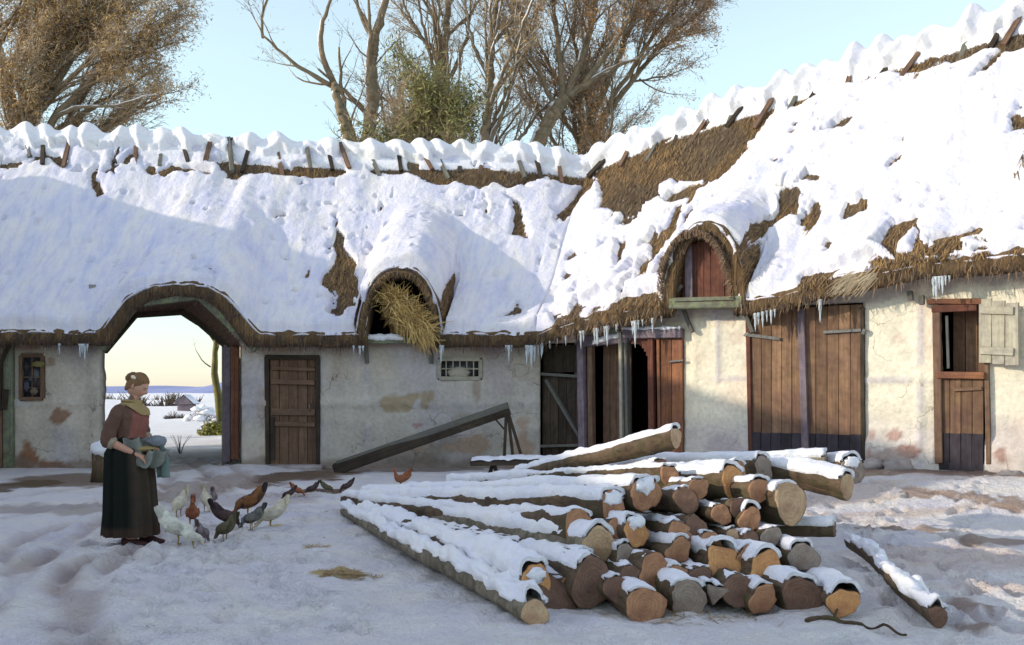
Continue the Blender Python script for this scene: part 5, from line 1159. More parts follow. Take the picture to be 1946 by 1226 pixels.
# beyond the gateway
T=Tree('young_tree','crooked yellow-green lit trunk seen through the gateway',onground(415,800)*[1,1,0],leafc=PA,seed=9)
Y=27.
T.limb([at(420,802,Y)]+L_(Y,(413,745),(405,700),(410,655),(414,628)),.10,.06,1,.8,dens=.05,tw=.2)
T.limb(L_(Y,(411,655),(390,625),(378,600),(365,560)),.03,.012,2,.3,dens=.25,tw=.3)
T.limb(L_(Y,(405,700),(385,690),(372,665)),.022,.008,2,.3,dens=.3,tw=.3)
T.limb(L_(Y,(414,628),(425,590),(440,540)),.05,.02,2,.3,dens=.25,tw=.3)
MAT['trunk_lit']=wood('trunk_lit',(.22,.20,.07),(.42,.38,.14),grain=7,along=3,bump=1.,c3=(.18,.17,.09))  # lit copy of the trunk bark, sunlight put into its colour
_t=MAT['trunk'];MAT['trunk']=MAT['trunk_lit'];T.done(0);MAT['trunk']=_t
def bush(name,label,c,rad,n,leafc,snowcap,cat='bush',seed=0,leafs=.05):
    r=np.random.default_rng(seed);t=thing(name,label,cat,tuple(c));m=MB()
    for i in range(30):
        v=r.normal(0,1,3);v[2]=abs(v[2]);v/=np.linalg.norm(v);e=c+v*rad*r.uniform(.7,1.05);m.tube([c+[v[0]*.1,0,-.05],(c+e)/2+r.normal(0,.03,3),e],[.014,.01,.005],4)
    m.build('stems',MAT['twig'],t)
    m=MB();v=r.normal(0,1,(n,3));v/=np.linalg.norm(v,axis=1)[:,None];v[:,2]=abs(v[:,2]);Pn=c+v*rad*(r.uniform(.45,1,(n,1)))*(1+.3*fbm(v[:,0]*3,v[:,1]*3,v[:,2]*3,3,seed))[:,None]
    a=r.normal(0,1,(n,3));a/=np.linalg.norm(a,axis=1)[:,None];b=np.cross(a,r.normal(0,1,(n,3)));b/=np.linalg.norm(b,axis=1)[:,None];k=r.uniform(0,1,(n,1))
    V=np.stack([Pn-a*leafs,Pn+b*leafs*.6,Pn+a*leafs,Pn-b*leafs*.6],1).reshape(-1,3);col=np.array(leafc[0])*(1-k)+np.array(leafc[1])*k
    m.add(V,np.arange(n*4).reshape(-1,4).tolist(),None,np.repeat(col,4,0)).build('leaves',MAT['leaf'],t,smooth=False)
    if snowcap:
        m=MB()
        for i in range(snowcap):
            v=r.normal(0,1,3);v[2]=abs(v[2])+.7;v/=np.linalg.norm(v);m.ell(c+v*rad*.95,np.array([.22,.22,.12])*r.uniform(.5,1.2)*rad[0]*1.3,nu=10,nv=7,nz=.4,seed=i)
        m.build('snow',MAT['snow'],t)
    return t
bush('snowy_bush','yellow-green bush with snow on its top at the right edge of the gateway view',onground(403,830)+[0,.4,0],np.array([.55,.5,.52]),1500,((.20,.20,.05),(.42,.40,.12)),9,seed=3)
bush('snowy_bush','frosted bush next to the far red-brown shed, seen through the gateway',np.array([(385-973)/F*70,70,-.9]),np.array([1.2,1.,1.3]),900,((.30,.30,.36),(.5,.5,.56)),16,seed=4)
sh=thing('field_shed','small dark shed with a snow roof in the field beyond the gateway','shed',tuple([(352-973)/F*120,120,-.9]))
c=np.array([(355-973)/F*120,120,-1.3]);MB().box(c+[0,0,.6],(1.6,2,1.5),j=.02).build('wall',MAT['wood_purple'],sh,smooth=False)
MB().add([c+q for q in([-1.1,-1.2,1.3],[1.1,-1.2,1.3],[0,-1.2,2.3],[-1.1,1.2,1.3],[1.1,1.2,1.3],[0,1.2,2.3])],[(0,1,2),(3,5,4),(0,2,5,3),(1,4,5,2)]).build('roof',MAT['wood_purple'],sh,smooth=False)
MB().grid(np.array([[c+[-1.2,-1.3,1.38],c+[0,-1.3,2.42],c+[1.2,-1.3,1.38]],[c+[-1.2,1.3,1.38],c+[0,1.3,2.42],c+[1.2,1.3,1.38]]])).build('snow',MAT['snow'],sh)
for i,(px,py,s_) in enumerate(((330,775,.5),(345,779,.35),(318,772,.3))):
    c=np.array([(px-973)/F*90,90,-1.]);t=thing('field_bush','small dark bush among the snowy fields, '+['largest of three by the shed','middle one of three by the shed','leftmost and smallest by the shed'][i],'bush',tuple(c))
    m=MB();r=np.random.default_rng(i)
    for j in range(60): v=r.normal(0,1,3);v[2]=abs(v[2]);v/=np.linalg.norm(v);m.tube([c,c+v*s_*1.6],[.03,.008],4)
    m.build('branches',MAT['twig'],t)
for i,(px,Yd,w_,lab) in enumerate(((300,170,5.,'low dark hedge far out in the snow fields, left of the frosted bush'),(250,260,7.,'long thin hedge line on the far snow slope, nearest the hills'),(345,210,3.5,'short hedge behind the small field shed'))):
    c=np.array([(px-973)/F*Yd,Yd,-1.2]);t=thing('hedge',lab,'hedge',tuple(c));m=MB();r=np.random.default_rng(i+20)
    for j in range(160): q=c+np.array([r.uniform(-1,1)*w_,r.uniform(-1,1),0]);v=r.normal(0,.35,3);v[2]=1;m.tube([q,q+v*r.uniform(.8,1.9)*(1+.5*math.sin(q[0]))],[.12,.03],4)
    m.build('branches',MAT['twig'],t)
t=thing('dry_weed','dry twiggy weed poking from the lit snow just behind the woman','weed',tuple(onground(342,862)));c=onground(342,862);m=MB();r=np.random.default_rng(5)
for j in range(9): v=np.array([r.normal(0,.4),r.normal(0,.2),1.]);m.tube([c-[0,0,.05],c+v*.2,c+v*np.array([1.4,1,1])*.42],[.009,.006,.003],4)
m.build('stems',MAT['twig'],t)
# the unseen barn added to shade the yard is built at the end
# ================= THE WOMAN =================
wy=9.8;wp=at(250,1030,wy);wp[2]=0.
rt=Matrix.Rotation(R(-28),3,'Z')
person=thing('person','woman in dark skirt and brown blouse holding a gathered blue-green apron, feeding hens','person',(wp[0],wp[1],float(ground_z(wp[0],wp[1])-.0)),R(-14))
WL[person]=np.zeros(3)         # parts are modelled in the figure's own coordinates
def skin_mesh(chains):
    """chains: list of (points, radii, parent point index or None) grown with a Skin modifier into one surface"""
    V=[];E_=[];Rr=[];idx={}
    def vid(p,r):
        k=tuple(np.round(p,4))
        if k not in idx: idx[k]=len(V);V.append(k);Rr.append(r)
        return idx[k]
    for pts,rs in chains:
        last=None
        for p,r in zip(pts,rs):
            i=vid(p,r)
            if last is not None and last!=i:E_.append((last,i))
            last=i
    me=bpy.data.meshes.new('sk');me.from_pydata(V,E_,[]);o=bpy.data.objects.new('sk',me);COL.objects.link(o)
    m=o.modifiers.new('s','SKIN');m.use_smooth_shade=True
    for i,r in enumerate(Rr):
        sv_=me.skin_vertices[0].data[i];sv_.radius=(r,r) if np.ndim(r)==0 else tuple(r)
        sv_.use_root=(i==0)
    o.modifiers.new('u','SUBSURF').levels=2
    dg=bpy.context.evaluated_depsgraph_get();dg.update();ev=o.evaluated_get(dg).to_mesh()
    vs=np.array([v.co[:] for v in ev.vertices]);fs=[tuple(p.vertices) for p in ev.polygons]
    o.evaluated_get(dg).to_mesh_clear();bpy.data.objects.remove(o);return vs,fs
def hand(w,d,palmn,thumb,curl=.6,s=1.):
    """finger chains from wrist w along d"""
    d=np.array(d,float);d/=np.linalg.norm(d);n=np.array(palmn,float);n-=d*(n@d);n/=np.linalg.norm(n);t=np.cross(d,n)*thumb
    ch=[];pc=w+d*.045*s
    base=[(w+d*.045*s,.022*s),(w+d*.075*s,.026*s)]
    ch.append(([w,base[0][0],base[1][0]],[.018*s,.022*s,.024*s]))
    for i,(o,L) in enumerate(((.030,.066),(.011,.076),(-.009,.071),(-.028,.056))):
        L*=s;a=base[1][0]+t*o*.35;b=w+d*.095*s+t*o*s;c=b+(d*math.cos(curl*.5)+n*math.sin(curl*.5))*L*.45;e=c+(d*math.cos(curl*1.3)+n*math.sin(curl*1.3))*L*.35;g_=e+(d*math.cos(curl*2)+n*math.sin(curl*2))*L*.25
        ch.append(([base[1][0],b,c,e,g_],[.024*s,.0095*s,.009*s,.0085*s,.007*s]))
    a=base[0][0];b=a+t*.028*s+d*.012*s+n*.01*s;c=b+(t*.45+d*.85+n*.3)*.032*s;e=c+(t*.15+d+n*.35)*.026*s
    ch.append(([a,b,c,e],[.022*s,.0125*s,.0105*s,.008*s]));return ch
nA=lambda *a:np.array(a,float)
hipC=nA(-.02,0,.90)
neckB=nA(-.005,0,1.315);headB=nA(.045,-.005,1.40)
shR=nA(-.03,-.165,1.255);elR=nA(-.10,-.235,.985);wrR=nA(.125,-.15,.865)
shL=nA(-.03,.165,1.255);elL=nA(-.02,.235,1.00);wrL=nA(.19,.075,.925)
ch=[([hipC,nA(-.02,0,1.02),nA(-.02,0,1.16),nA(-.015,0,1.25),neckB,headB,nA(.06,-.005,1.43)],[(.15,.12),(.125,.10),(.125,.10),(.10,.08),.052,.047,.047]),
 ([nA(-.015,0,1.25),shR,(shR+elR)/2,elR,elR+(wrR-elR)*.35,wrR],[(.10,.08),.046,.044,.042,.041,.026]),
 ([nA(-.015,0,1.25),shL,(shL+elL)/2,elL,elL+(wrL-elL)*.35,wrL],[(.10,.08),.046,.044,.042,.041,.026])]
for sy,dx in((-1,.02),(1,.05)):
    ch.append(([hipC,nA(dx-.02,sy*.09,.84),nA(dx+.0,sy*.09,.47),nA(dx,sy*.09,.10),nA(dx+.10,sy*.095,.045)],[(.15,.12),.095,.062,.042,.035]))
V,Fc=skin_mesh(ch);mb=MB().add(V,Fc,None,(.50,.27,.19))
hs=[]
for w,d,n,th in((wrR,wrR-elR+nA(.05,.02,-.02),nA(.1,.5,-.9),1),(wrL,nA(.12,-.11,-.02),nA(.1,-.3,-.9),-1)):
    v_,f_=skin_mesh(hand(w-0*d,d,n,th,.65,.98));mb.add(v_,f_,None,(.52,.27,.19))
# head, turned down towards the hens
hc=nA(.075,-.01,1.485);nod=Matrix.Rotation(R(20),3,'Y')@Matrix.Identity(3)
nodm=np.array((Matrix.Rotation(R(6),3,'Z')@Matrix.Rotation(R(30),3,'Y')))
nu,nv=48,36;th=np.linspace(0,np.pi,nv+1)[None,:];ph=(np.arange(nu)/nu*2*np.pi)[:,None]
x=np.sin(th)*np.cos(ph);y=np.sin(th)*np.sin(ph);z=np.cos(th)+0*ph
X=.093*x;Yh=.074*y;Z=.112*z
front=np.clip(x,0,1)
def gau(a,b,s): return np.exp(-((a-b)/s)**2)
X=X+.0*X
jaw=sm(-z,.05,.9);Yh=Yh*(1-.30*jaw*sm(x,-.3,.6));X=X-.012*jaw*(1-sm(x,-.2,.4))*1.2+.004*jaw*front
X=X+front**2*(.026*gau(z,-.22,.16)*gau(y,0,.17)+.012*gau(z,-.02,.13)*gau(y,0,.14)-.012*gau(z,.06,.12)*(gau(y,.34,.16)+gau(y,-.34,.16))+.007*gau(z,.22,.12)*gau(y,0,.6)
     +.009*gau(z,-.50,.06)*gau(y,0,.24)+.008*gau(z,-.62,.05)*gau(y,0,.20)-.006*gau(z,-.56,.025)*gau(y,0,.25)+.012*gau(z,-.86,.12)*gau(y,0,.3)+.006*gau(z,-.35,.2)*(gau(y,.45,.2)+gau(y,-.45,.2)))
H=np.stack([X,Yh,Z],-1)
C=np.ones(H.shape)*nA(.52,.29,.20)
def pc(m,c,a=1.):
    global C;m=(m*a)[...,None];C=C*(1-m)+np.array(c)*m
pc(gau(z,-.56,.07)*gau(y,0,.22)*sm(x,.4,.7),(.42,.12,.10),.9)
pc((gau(y,.34,.10)+gau(y,-.34,.10))*gau(z,.04,.05)*sm(x,.3,.6),(.06,.035,.03),1.)
pc((gau(y,.34,.17)+gau(y,-.34,.17))*gau(z,.20,.035)*sm(x,.3,.6),(.13,.07,.04),.9)
pc((gau(y,.5,.2)+gau(y,-.5,.2))*gau(z,-.32,.2)*sm(x,.3,.7),(.58,.22,.16),.6)
def HT(p): return np.asarray(p)@nodm.T+hc
mb.grid(HT(H),None,C,closeu=True,flip=True)
for sy in(-1,1): mb.ell(HT([-.008,sy*.075,-.012]),(.018,.010,.030),nodm,10,8,c=(.50,.24,.17))
mb.build('body',MAT['skin'],person)
# hair: cap with parting, coil at the nape
hb=MB();Hh=H.copy();grow=1.12+.03*np.sin(ph*9+z*5);cap=sm(z*.9-x*.85+.30+.05*np.sin(ph*11),-.02,.14)
Hr=Hh*(1+(grow-1)*cap-.10*(1-cap))[...,None];Hr[...,0]-=.006
cc=nA(.25,.14,.07)*(1+.25*np.sin(ph*23+z*11))[...,None]
hb.grid(HT(Hr),None,np.broadcast_to(cc,Hr.shape),closeu=True,flip=True)
hb.ell(HT([-.085,0,.035]),(.055,.060,.055),nodm,16,12,.2,c=(.20,.11,.055),fr=5,seed=2)
hb.tube(HT(np.stack([-.085+.02*np.cos(np.linspace(0,6.28,14)),.045*np.sin(np.linspace(0,6.28,14)),.035+.045*np.cos(np.linspace(0,6.28,14))],-1)),.014,7,c=(.17,.09,.045))
hb.build('hair',MAT['feather'],person)
MB().ell(HT([-.045,-.07,.062]),(.028,.012,.017),nodm,10,7,.3,c=(.82,.74,.55)).build('hair_ribbon',MAT['cloth'],person)
# ---- garments as lofts
def loft(secs,n=48,fold=None,c=None,mbx=None,close=True):
    """secs: (centre, rx, ry[, tilt dir]) rings"""
    G=[];a=np.arange(n)/n*2*np.pi
    for i,(c0,rx,ry) in enumerate(secs):
        f=1 if fold is None else 1+fold(i/(len(secs)-1),a)
        G.append(np.stack([c0[0]+rx*f*np.cos(a),c0[1]+ry*f*np.sin(a),c0[2]+0*a],-1))
    G=np.transpose(np.array(G),(1,0,2));return (mbx or MB()).grid(G,None,c,closeu=True)
def interp_secs(keys,n):
    K=np.array([list(k[0])+[k[1],k[2]] for k in keys]);u=np.linspace(0,len(K)-1,n);o=[]
    from math import floor
    for q in u:
        i=min(len(K)-2,int(floor(q)));f=q-i;f=f*f*(3-2*f)*.5+f*.5;k=K[i]*(1-f)+K[i+1]*f;o.append((k[:3],k[3],k[4]))
    return o
sk_=interp_secs([(nA(-.02,0,1.02),.125,.15),(nA(-.02,0,.96),.15,.175),(nA(-.02,0,.86),.20,.225),(nA(-.01,0,.6),.215,.235),(nA(0,0,.3),.228,.25),(nA(0,0,.10),.245,.265)],60)
def fold(u,a): return (.06*np.sin(a*13+2.5*np.sin(a*3))+.035*np.sin(a*7+1.+u*1.2)+.025*np.sin(a*23))*sm(u,0.,.3)*(.7+.4*u)
n=160;a=np.arange(n)/n*2*np.pi
cs=np.ones((n,60,3))*nA(.012,.015,.013)
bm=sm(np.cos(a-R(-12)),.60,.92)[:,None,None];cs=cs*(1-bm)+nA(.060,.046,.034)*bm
hem=sm(np.linspace(0,1,60),.90,.93)[None,:,None];cs=cs*(1-hem*.5)+nA(.07,.042,.03)*hem*.6
loft(sk_,n,fold,cs,None).build('skirt',MAT['cloth'],person)
bl=interp_secs([(nA(-.02,0,.96),.135,.16),(nA(-.02,0,1.03),.135,.155),(nA(-.015,0,1.12),.15,.175),(nA(-.01,0,1.20),.155,.185),(nA(-.015,0,1.265),.125,.175),(nA(-.01,0,1.305),.085,.105),(nA(0,0,1.33),.058,.066)],40)
n=96;a=np.arange(n)/n*2*np.pi
zz=np.linspace(0,1,40)[None,:];cb=np.ones((n,40,3))*nA(.14,.080,.062)
vest=(sm(np.cos(a+.15)[:,None]-.25*zz,.62,.72))[...,None];cb=cb*(1-vest)+nA(.27,.11,.09)*vest
mbx=loft(bl,n,lambda u,a:.02*np.sin(a*11+u*6)+.012*np.sin(a*5-u*14),cb)
mbx.build('blouse',MAT['cloth'],person)
for (s0,e0,w0),nm in(((shR,elR,wrR),'sleeve'),((shL,elL,wrL),'sleeve')):
    s1=s0+nA(0.01,-np.sign(s0[1])*.045,.015);f0=e0+(w0-e0)*.22
    Pn=np.array([s1,s0+nA(0,0,-.015),s0*.75+e0*.25,s0*.5+e0*.5,s0*.22+e0*.78,e0+nA(-.005,0,-.005),e0+(w0-e0)*.12,f0]);u=np.linspace(0,7,34)
    Q=np.stack([np.interp(u,range(8),Pn[:,k]) for k in range(3)],-1)
    for _ in range(3): Q[1:-1]=(Q[:-2]+2*Q[1:-1]+Q[2:])/4
    o=MB().tube(Q,np.interp(u,range(8),[.05,.066,.069,.066,.064,.062,.058,.050])*(1+.05*np.sin(u*5)),18,wob=.16,c=(.14,.080,.062),seed=4).build(nm,MAT['cloth'],person)
    MB().tube([f0-(w0-e0)*.09,f0-(w0-e0)*.03,f0+(w0-e0)*.03,f0+(w0-e0)*.07],[.060,.064,.062,.052],16,wob=.22,c=(.36,.29,.22),seed=6).build('cuff',MAT['cloth'],o)
# kerchief round the neck crossing on the breast
BZ=np.array([[q[0][2],q[0][0],q[1],q[2]] for q in bl]);BZ=BZ[np.argsort(BZ[:,0])]
G=[]
for ang in np.linspace(-np.pi,np.pi,72):
    zl=1.285-.02*math.cos(ang*2)-.075*gau(ang,0,.55)+.02*gau(ang,0,.2);row=[]
    for v in np.linspace(0,1,14):
        z_=1.352-(1.352-zl)*v;cx,rx,ry=[np.interp(z_,BZ[:,0],BZ[:,k]) for k in(1,2,3)]
        g_=.012+.010*math.sin(v*13+ang*6)*v+.014*(v<.25);row.append((cx+(rx*1.03+g_)*math.cos(ang),(ry*1.03+g_)*math.sin(ang),z_))
    G.append(row)
MB().grid(np.array(G),None,(.37,.27,.13)).build('neckerchief',MAT['cloth'],person,solid=.006)
# apron: waist panel gathered up into a bundle
def apron_mat(): return (.20,.235,.225)
mb=MB();nu_,nv_=40,26;G=np.zeros((nu_,nv_,3));Cc=np.zeros((nu_,nv_,3))
for i,u in enumerate(np.linspace(-1,1,nu_)):
    ang=u*1.25
    for j,v in enumerate(np.linspace(0,1,nv_)):
        r0=.135+.02;bx=-.02+r0*math.cos(ang);by=.175*math.sin(ang)-.01
        # falls from the waist, then swings up and forward to the hands
        s_=v;belly=math.sin(s_*math.pi*.92);x_=bx+.26*s_**.9*math.cos(ang*.5)+.02*math.sin(u*9+v*4);z_=1.00-.235*belly-.05*s_+.010*math.sin(u*13+v*3)
        y_=by*(1-.45*s_)+(.0)*s_-.02*s_;G[i,j]=(x_,y_,z_);k=.5+.5*math.sin(u*11+v*5);Cc[i,j]=np.array([.13,.135,.12])*(1-k)+np.array([.24,.25,.22])*k
G=G+(fbm(G[...,0]*14,G[...,1]*14,G[...,2]*14,3,3)*.012)[...,None]
mb.grid(G,None,Cc);ap=mb.build('apron',MAT['cloth'],person,solid=.006)
# hanging corner of the apron
G=[];Cc=[]
for i,u in enumerate(np.linspace(0,1,22)):
    row=[];cr=[]
    for j,v in enumerate(np.linspace(0,1,20)):
        w=.085*(1-.25*v)*math.sin(min(1,(v+.12)*1.4)*1.57);x_=.265+.05*v+(u-.5)*w*1.7+.010*math.sin(u*14);y_=.04-.08*v*.4+.028*math.sin(u*12+v*2);z_=.965-.33*v+.03*math.sin(u*3.1)*(1-v)
        row.append((x_,y_,z_));k=.5+.5*math.sin(u*12+v*2);cr.append(np.array([.10,.14,.13])*(1-k)+np.array([.20,.27,.25])*k)
    G.append(row);Cc.append(cr)
MB().grid(np.array(G),None,np.array(Cc)).build('hanging_corner',MAT['cloth'],ap,solid=.008)
MB().ell(nA(.235,.045,.965),(.085,.10,.055),None,20,12,.25,c=(.22,.24,.27),seed=3).build('bundled_top',MAT['cloth'],ap)
MB().ell(nA(.17,-.02,.90),(.10,.11,.03),None,18,10,.2,c=(.40,.30,.13),seed=8).build('grain',MAT['feather'],ap)
for sy,dx in((-1,.03),(1,.09)):
    f=nA(dx,sy*.095,0);m=MB();secs=[]
    G=[];a=np.arange(20)/20*2*np.pi
    for t,w,h,zc in((-.06,.005,.005,.05),(-.055,.032,.035,.05),(0,.040,.045,.05),(.06,.042,.042,.045),(.12,.046,.030,.032),(.165,.036,.024,.03),(.19,.018,.015,.035),(.195,.003,.003,.037)):
        G.append(np.stack([f[0]+t+0*a,f[1]+w*np.cos(a),zc+h*np.sin(a)],-1))
    m.grid(np.transpose(np.array(G),(1,0,2)),None,(.10,.045,.05),closeu=True,flip=True).build('shoe',MAT['feather'],person)
# ================= HENS =================
def hen(label,px,py,rz,col,col2,pose='peck',s=1.,Y=None,comb=(.6,.05,.03),group='hens being fed by the woman'):
    p=onground(px,py) if Y is None else at(px,py,Y);p[2]=float(ground_z(p[0],p[1]))
    t=thing('hen',label,'hen',tuple(p),rz,group);WL[t]=np.zeros(3)
    if pose=='peck': sp=[(-.21,.40,.004,.02),(-.185,.375,.012,.07),(-.14,.31,.03,.085),(-.09,.25,.065,.09),(0,.205,.088,.092),(.08,.185,.078,.085),(.13,.165,.052,.06),(.165,.12,.032,.035),(.185,.075,.024,.026),(.205,.05,.026,.024),(.225,.04,.014,.014),(.232,.036,.003,.003)]
    else: sp=[(-.22,.40,.004,.02),(-.20,.37,.012,.075),(-.15,.31,.03,.09),(-.09,.255,.065,.09),(0,.22,.088,.095),(.075,.235,.075,.09),(.115,.285,.048,.055),(.135,.34,.032,.036),(.15,.385,.026,.028),(.168,.402,.027,.026),(.19,.40,.014,.014),(.198,.398,.003,.003)]
    sp=np.array(sp);n=26;u=np.linspace(0,len(sp)-1,n*2);K=np.stack([np.interp(u,range(len(sp)),sp[:,k]) for k in range(4)],-1)
    for _ in range(2): K[1:-1]=(K[:-2]+2*K[1:-1]+K[2:])/4
    a=np.arange(18)/18*2*np.pi;T=np.gradient(K[:,:2],axis=0);T/=np.linalg.norm(T,axis=1)[:,None];N=np.stack([-T[:,1],T[:,0]],-1)
    G=np.stack([K[:,0][:,None]+N[:,0][:,None]*K[:,3][:,None]*np.sin(a),K[:,2][:,None]*np.cos(a),K[:,1][:,None]+N[:,1][:,None]*K[:,3][:,None]*np.sin(a)],-1)
    nz=fbm(G[...,0]*22,G[...,1]*22,G[...,2]*22,3,int(px))[...,None];G=G*(1+.05*nz)
    k=np.clip(.5+.9*nz+.4*(np.abs(np.linspace(-1,1,n*2)))[:,None,None]-.2,0,1);C=np.array(col)*(1-k)+np.array(col2)*k
    MB().grid(np.transpose(G,(1,0,2)),None,np.transpose(C,(1,0,2)),closeu=True).build('body',MAT['feather'],t)
    for sy in(-1,1):
        MB().ell((-.02,sy*.078,.225),(.105,.02,.055),np.array(Matrix.Rotation(R(18),3,'Y')),14,8,.2,c=np.array(col2)*.85).build('wing',MAT['feather'],t)
        m=MB();m.tube([(0.,sy*.035,.14),(.01,sy*.035,.07),(0.,sy*.035,.008)],[.014,.008,.007],6,c=(.45,.30,.08))
        for d in(-.5,0,.5): m.tube([(0,sy*.035,.01),(.045*math.cos(d),sy*.035+.045*math.sin(d),.006)],[.006,.003],5,c=(.45,.30,.08))
        m.build('leg',MAT['feather'],t)
    m=MB()
    for i in range(6):
        b=(i-2.5)*.10;m.ell((-.205-.01*abs(i-2.5),(i-2.5)*.012,.385+.02*math.cos(b)),(.028,.006,.075),np.array(Matrix.Rotation(R(-28+i*4),3,'Y')),10,8,c=np.array(col)*(.8+.08*i))
    m.build('tail',MAT['feather'],t)
    h=K[-8];hx,hz=(.205,.07) if pose=='peck' else (.165,.43);m=MB()
    for i in range(3): m.ell((hx-.022+i*.018,0,hz+(.004 if i==1 else 0)),(.012,.005,.018),None,8,6,c=comb)
    m.build('comb',MAT['skin'],t)
    tip=K[-1];MB().tube([(tip[0]-.01,0,tip[1]),(tip[0]+.026,0,tip[1]-(.016 if pose=='peck' else .006))],[.010,.002],7,c=(.5,.36,.12)).build('beak',MAT['feather'],t)
    t.scale=(s*.66,)*3;return t
WH=((.74,.72,.62),(.86,.83,.72));CR=((.66,.58,.42),(.80,.73,.58));RB=((.30,.10,.05),(.42,.17,.09));DK=((.05,.035,.04),(.14,.09,.08));OL=((.10,.09,.05),(.20,.17,.10));GP=((.20,.15,.16),(.32,.26,.27))
hen('white hen nearest the toes of the woman, pecking leftmost of the flock',318,1010,R(-20),*WH,'peck',1.05)
hen('white hen at the front with its red comb showing and tail to the left',338,1036,R(15),*WH,'peck',1.15)
hen('creamy hen with upright tail behind the front white one',340,985,R(-100),*CR,'peck',1.1)
hen('rust-red hen standing in the middle of the white ones',366,1004,R(-75),*RB,'stand',1.1)
hen('small white hen lowest of the flock, facing right',366,1040,R(35),*WH,'peck',.75)
hen('slim cream hen seen from behind the rust-red one, tail raised',392,980,R(-60),*CR,'peck',1.0)
hen('grey-brown hen beside the cream breast of its neighbour',386,1030,R(80),*GP,'peck',.8)
hen('dull purple-brown hen farthest at the back of the flock',405,965,R(100),*GP,'stand',.85)
hen('dark hen with wings half open and a bright red comb',430,1000,R(10),*DK,'peck',1.05)
hen('olive-brown hen with pale breast at the front right',428,1024,R(150),*OL,'peck',.95)
hen('black and chestnut hen with a bronze tail, right of centre',472,985,R(200),(.04,.03,.03),(.30,.13,.05),'peck',1.2)
hen('dark grey speckled hen below the chestnut-tailed one',478,1008,R(170),(.07,.07,.07),(.26,.25,.22),'peck',.9)
hen('pale buff hen at the right end of the flock, pecking left',515,1004,R(200),*CR,'peck',1.1)
G2='birds pecking by the trodden straw'
for i,(lab,px,py,rz,c,s_) in enumerate((('small brown bird at the left of the trodden straw strip',548,955,R(180),DK,.62),('reddish small bird just right of the flock',566,948,R(10),RB,.62),('dark small bird in the middle of the trodden strip',592,944,R(190),DK,.62),
  ('brown small bird second from the right of the strip',622,941,R(20),OL,.6),('dark small bird at the right end of the strip by the log tails',658,938,R(185),DK,.66),('red-brown bird alone on clear snow below the sloping beam',762,928,R(170),RB,.95))):
    hen(lab,px,py,rz,*c,'peck' if i!=5 else 'stand',s_,group=G2)
# ================= LIGHT AND CAMERA =================
EL,AZ=R(17.5),R(-10)
sv=Vector((-math.cos(EL)*math.cos(AZ),math.cos(EL)*math.sin(AZ),math.sin(EL)))
W=bpy.data.worlds.new('World');S.world=W;W.use_nodes=True;nt=W.node_tree;bg=nt.nodes['Background']
sk=nt.nodes.new('ShaderNodeTexSky');sk.sky_type='NISHITA';sk.sun_disc=False;sk.sun_elevation=EL;sk.sun_rotation=math.atan2(sv.x,sv.y)
sk.air_density=1.0;sk.dust_density=.3;sk.ozone_density=1.2;sk.altitude=0
kk=NT(nt);tc=kk.n('ShaderNodeTexCoord').outputs['Generated'];sx=kk.n('ShaderNodeSeparateXYZ');kk.l(tc,sx.inputs[0])
hs=kk.n('ShaderNodeHueSaturation');hs.inputs['Saturation'].default_value=.62;kk.l(sk.outputs[0],hs.inputs['Color'])
gr=kk.ramp(sx.outputs['Z'],[(0.,(.50,.50,.53)),(.07,(.55,.62,.62)),(.16,(.72,.80,.76)),(.30,(.86,.93,.86)),(.55,(1,.96,.95))])
kk.l(kk.mix(1.,hs.outputs[0],gr,'MULTIPLY'),bg.inputs['Color']);bg.inputs['Strength'].default_value=.36
ld=bpy.data.lights.new('sun','SUN');ld.energy=3.6;ld.angle=R(.7);ld.color=(1,.885,.69)
lo=bpy.data.objects.new('sun',ld);COL.objects.link(lo);lo.rotation_euler=sv.to_track_quat('Z','Y').to_euler()
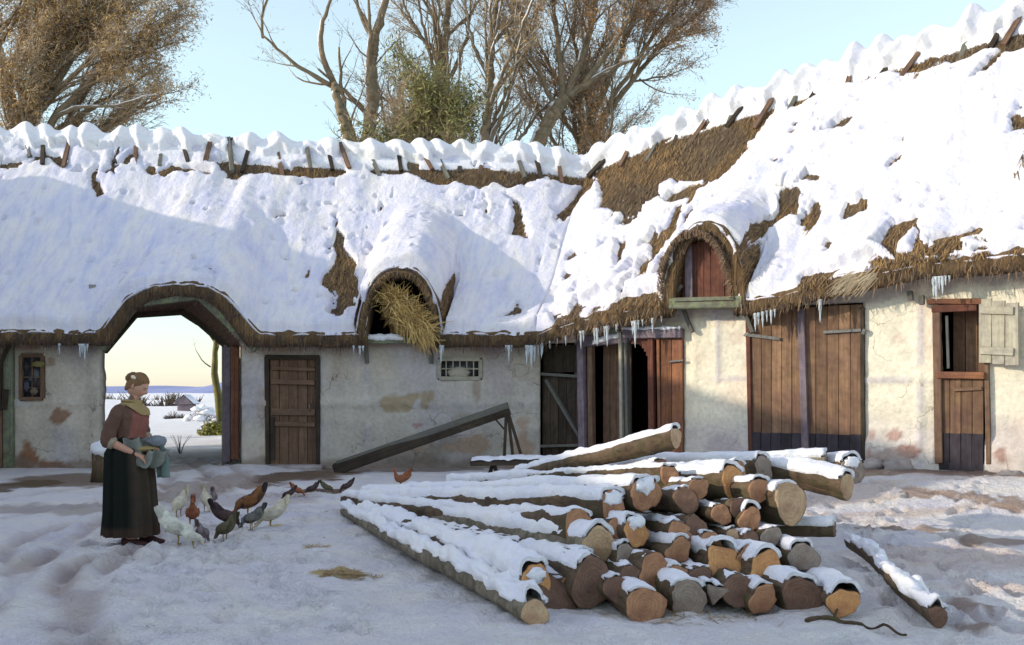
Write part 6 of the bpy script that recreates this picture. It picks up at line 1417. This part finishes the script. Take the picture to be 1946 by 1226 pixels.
cd=bpy.data.cameras.new('camera');cd.sensor_width=36;cd.lens=36*F/1946;cd.shift_y=132/1946;cd.clip_end=8000;cd.clip_start=.05
co=bpy.data.objects.new('camera',cd);COL.objects.link(co);co.location=(0,0,EYE);co.rotation_euler=(R(90),0,0);S.camera=co
S.view_settings.view_transform='Standard';S.view_settings.look='None';S.view_settings.exposure=0
S.render.engine='CYCLES'
S.cycles.max_bounces=6;S.cycles.diffuse_bounces=3;S.cycles.transmission_bounces=4
# unseen barn, added out of view at left to cast shadow over the yard
wing=thing('shadow_barn','unseen thatched barn added left of the yard to cast shadow over it','barn',(-12,8,0))
x0,x1,yr0,yr1,hr=-15.6,-10.2,-3.,21.0,6.9
ridge=lambda y:np.interp(y,[-3,9.5,10.7,15.4,16.4,17.4,18.2,19],[5.0,5.0,6.5,6.5,6.8,6.3,7.0,6.9])  # stepped ridge heights shape where the cast shadow ends
mb=MB();mb.grid(np.array([[(x,y,z) for z in np.linspace(-.2,2.5,6)] for x,y in [(x1,y) for y in np.linspace(yr0,yr1,20)]]),None,(.55,.5,.43))
mb.grid(np.array([[(x,yr1,min(z,2.5+(1-abs(x-(x0+x1)/2)/(x1-x0)*2)*(6.0-2.5))) for z in np.linspace(-.2,hr,12)] for x in np.linspace(x0,x1,16)]),None,(.55,.5,.43))
mb.grid(np.array([[(x,yr0,min(z,2.5+(1-abs(x-(x0+x1)/2)/(x1-x0)*2)*(5.0-2.5))) for z in np.linspace(-.2,hr,12)] for x in np.linspace(x0,x1,16)]),None,(.55,.5,.43)).build('wall',MAT['plaster'],wing)
ys=np.linspace(yr0-.2,yr1+.2,120);G=np.array([[(x0-.5+(x1-x0+1)*u,y,2.2+(1-abs(u-.5)*2)*(ridge(y)-2.2)+.1*fbm(u*5,y*.5,0,3,4)) for u in np.linspace(0,1,40)] for y in ys])
MB().grid(G,np.stack([G[...,1],G[...,0]],-1)).build('thatch_roof',MAT['thatch'],wing)
G2_=G.copy();G2_[...,2]+=.12;MB().grid(G2_).build('snow_cover',MAT['snow'],wing)
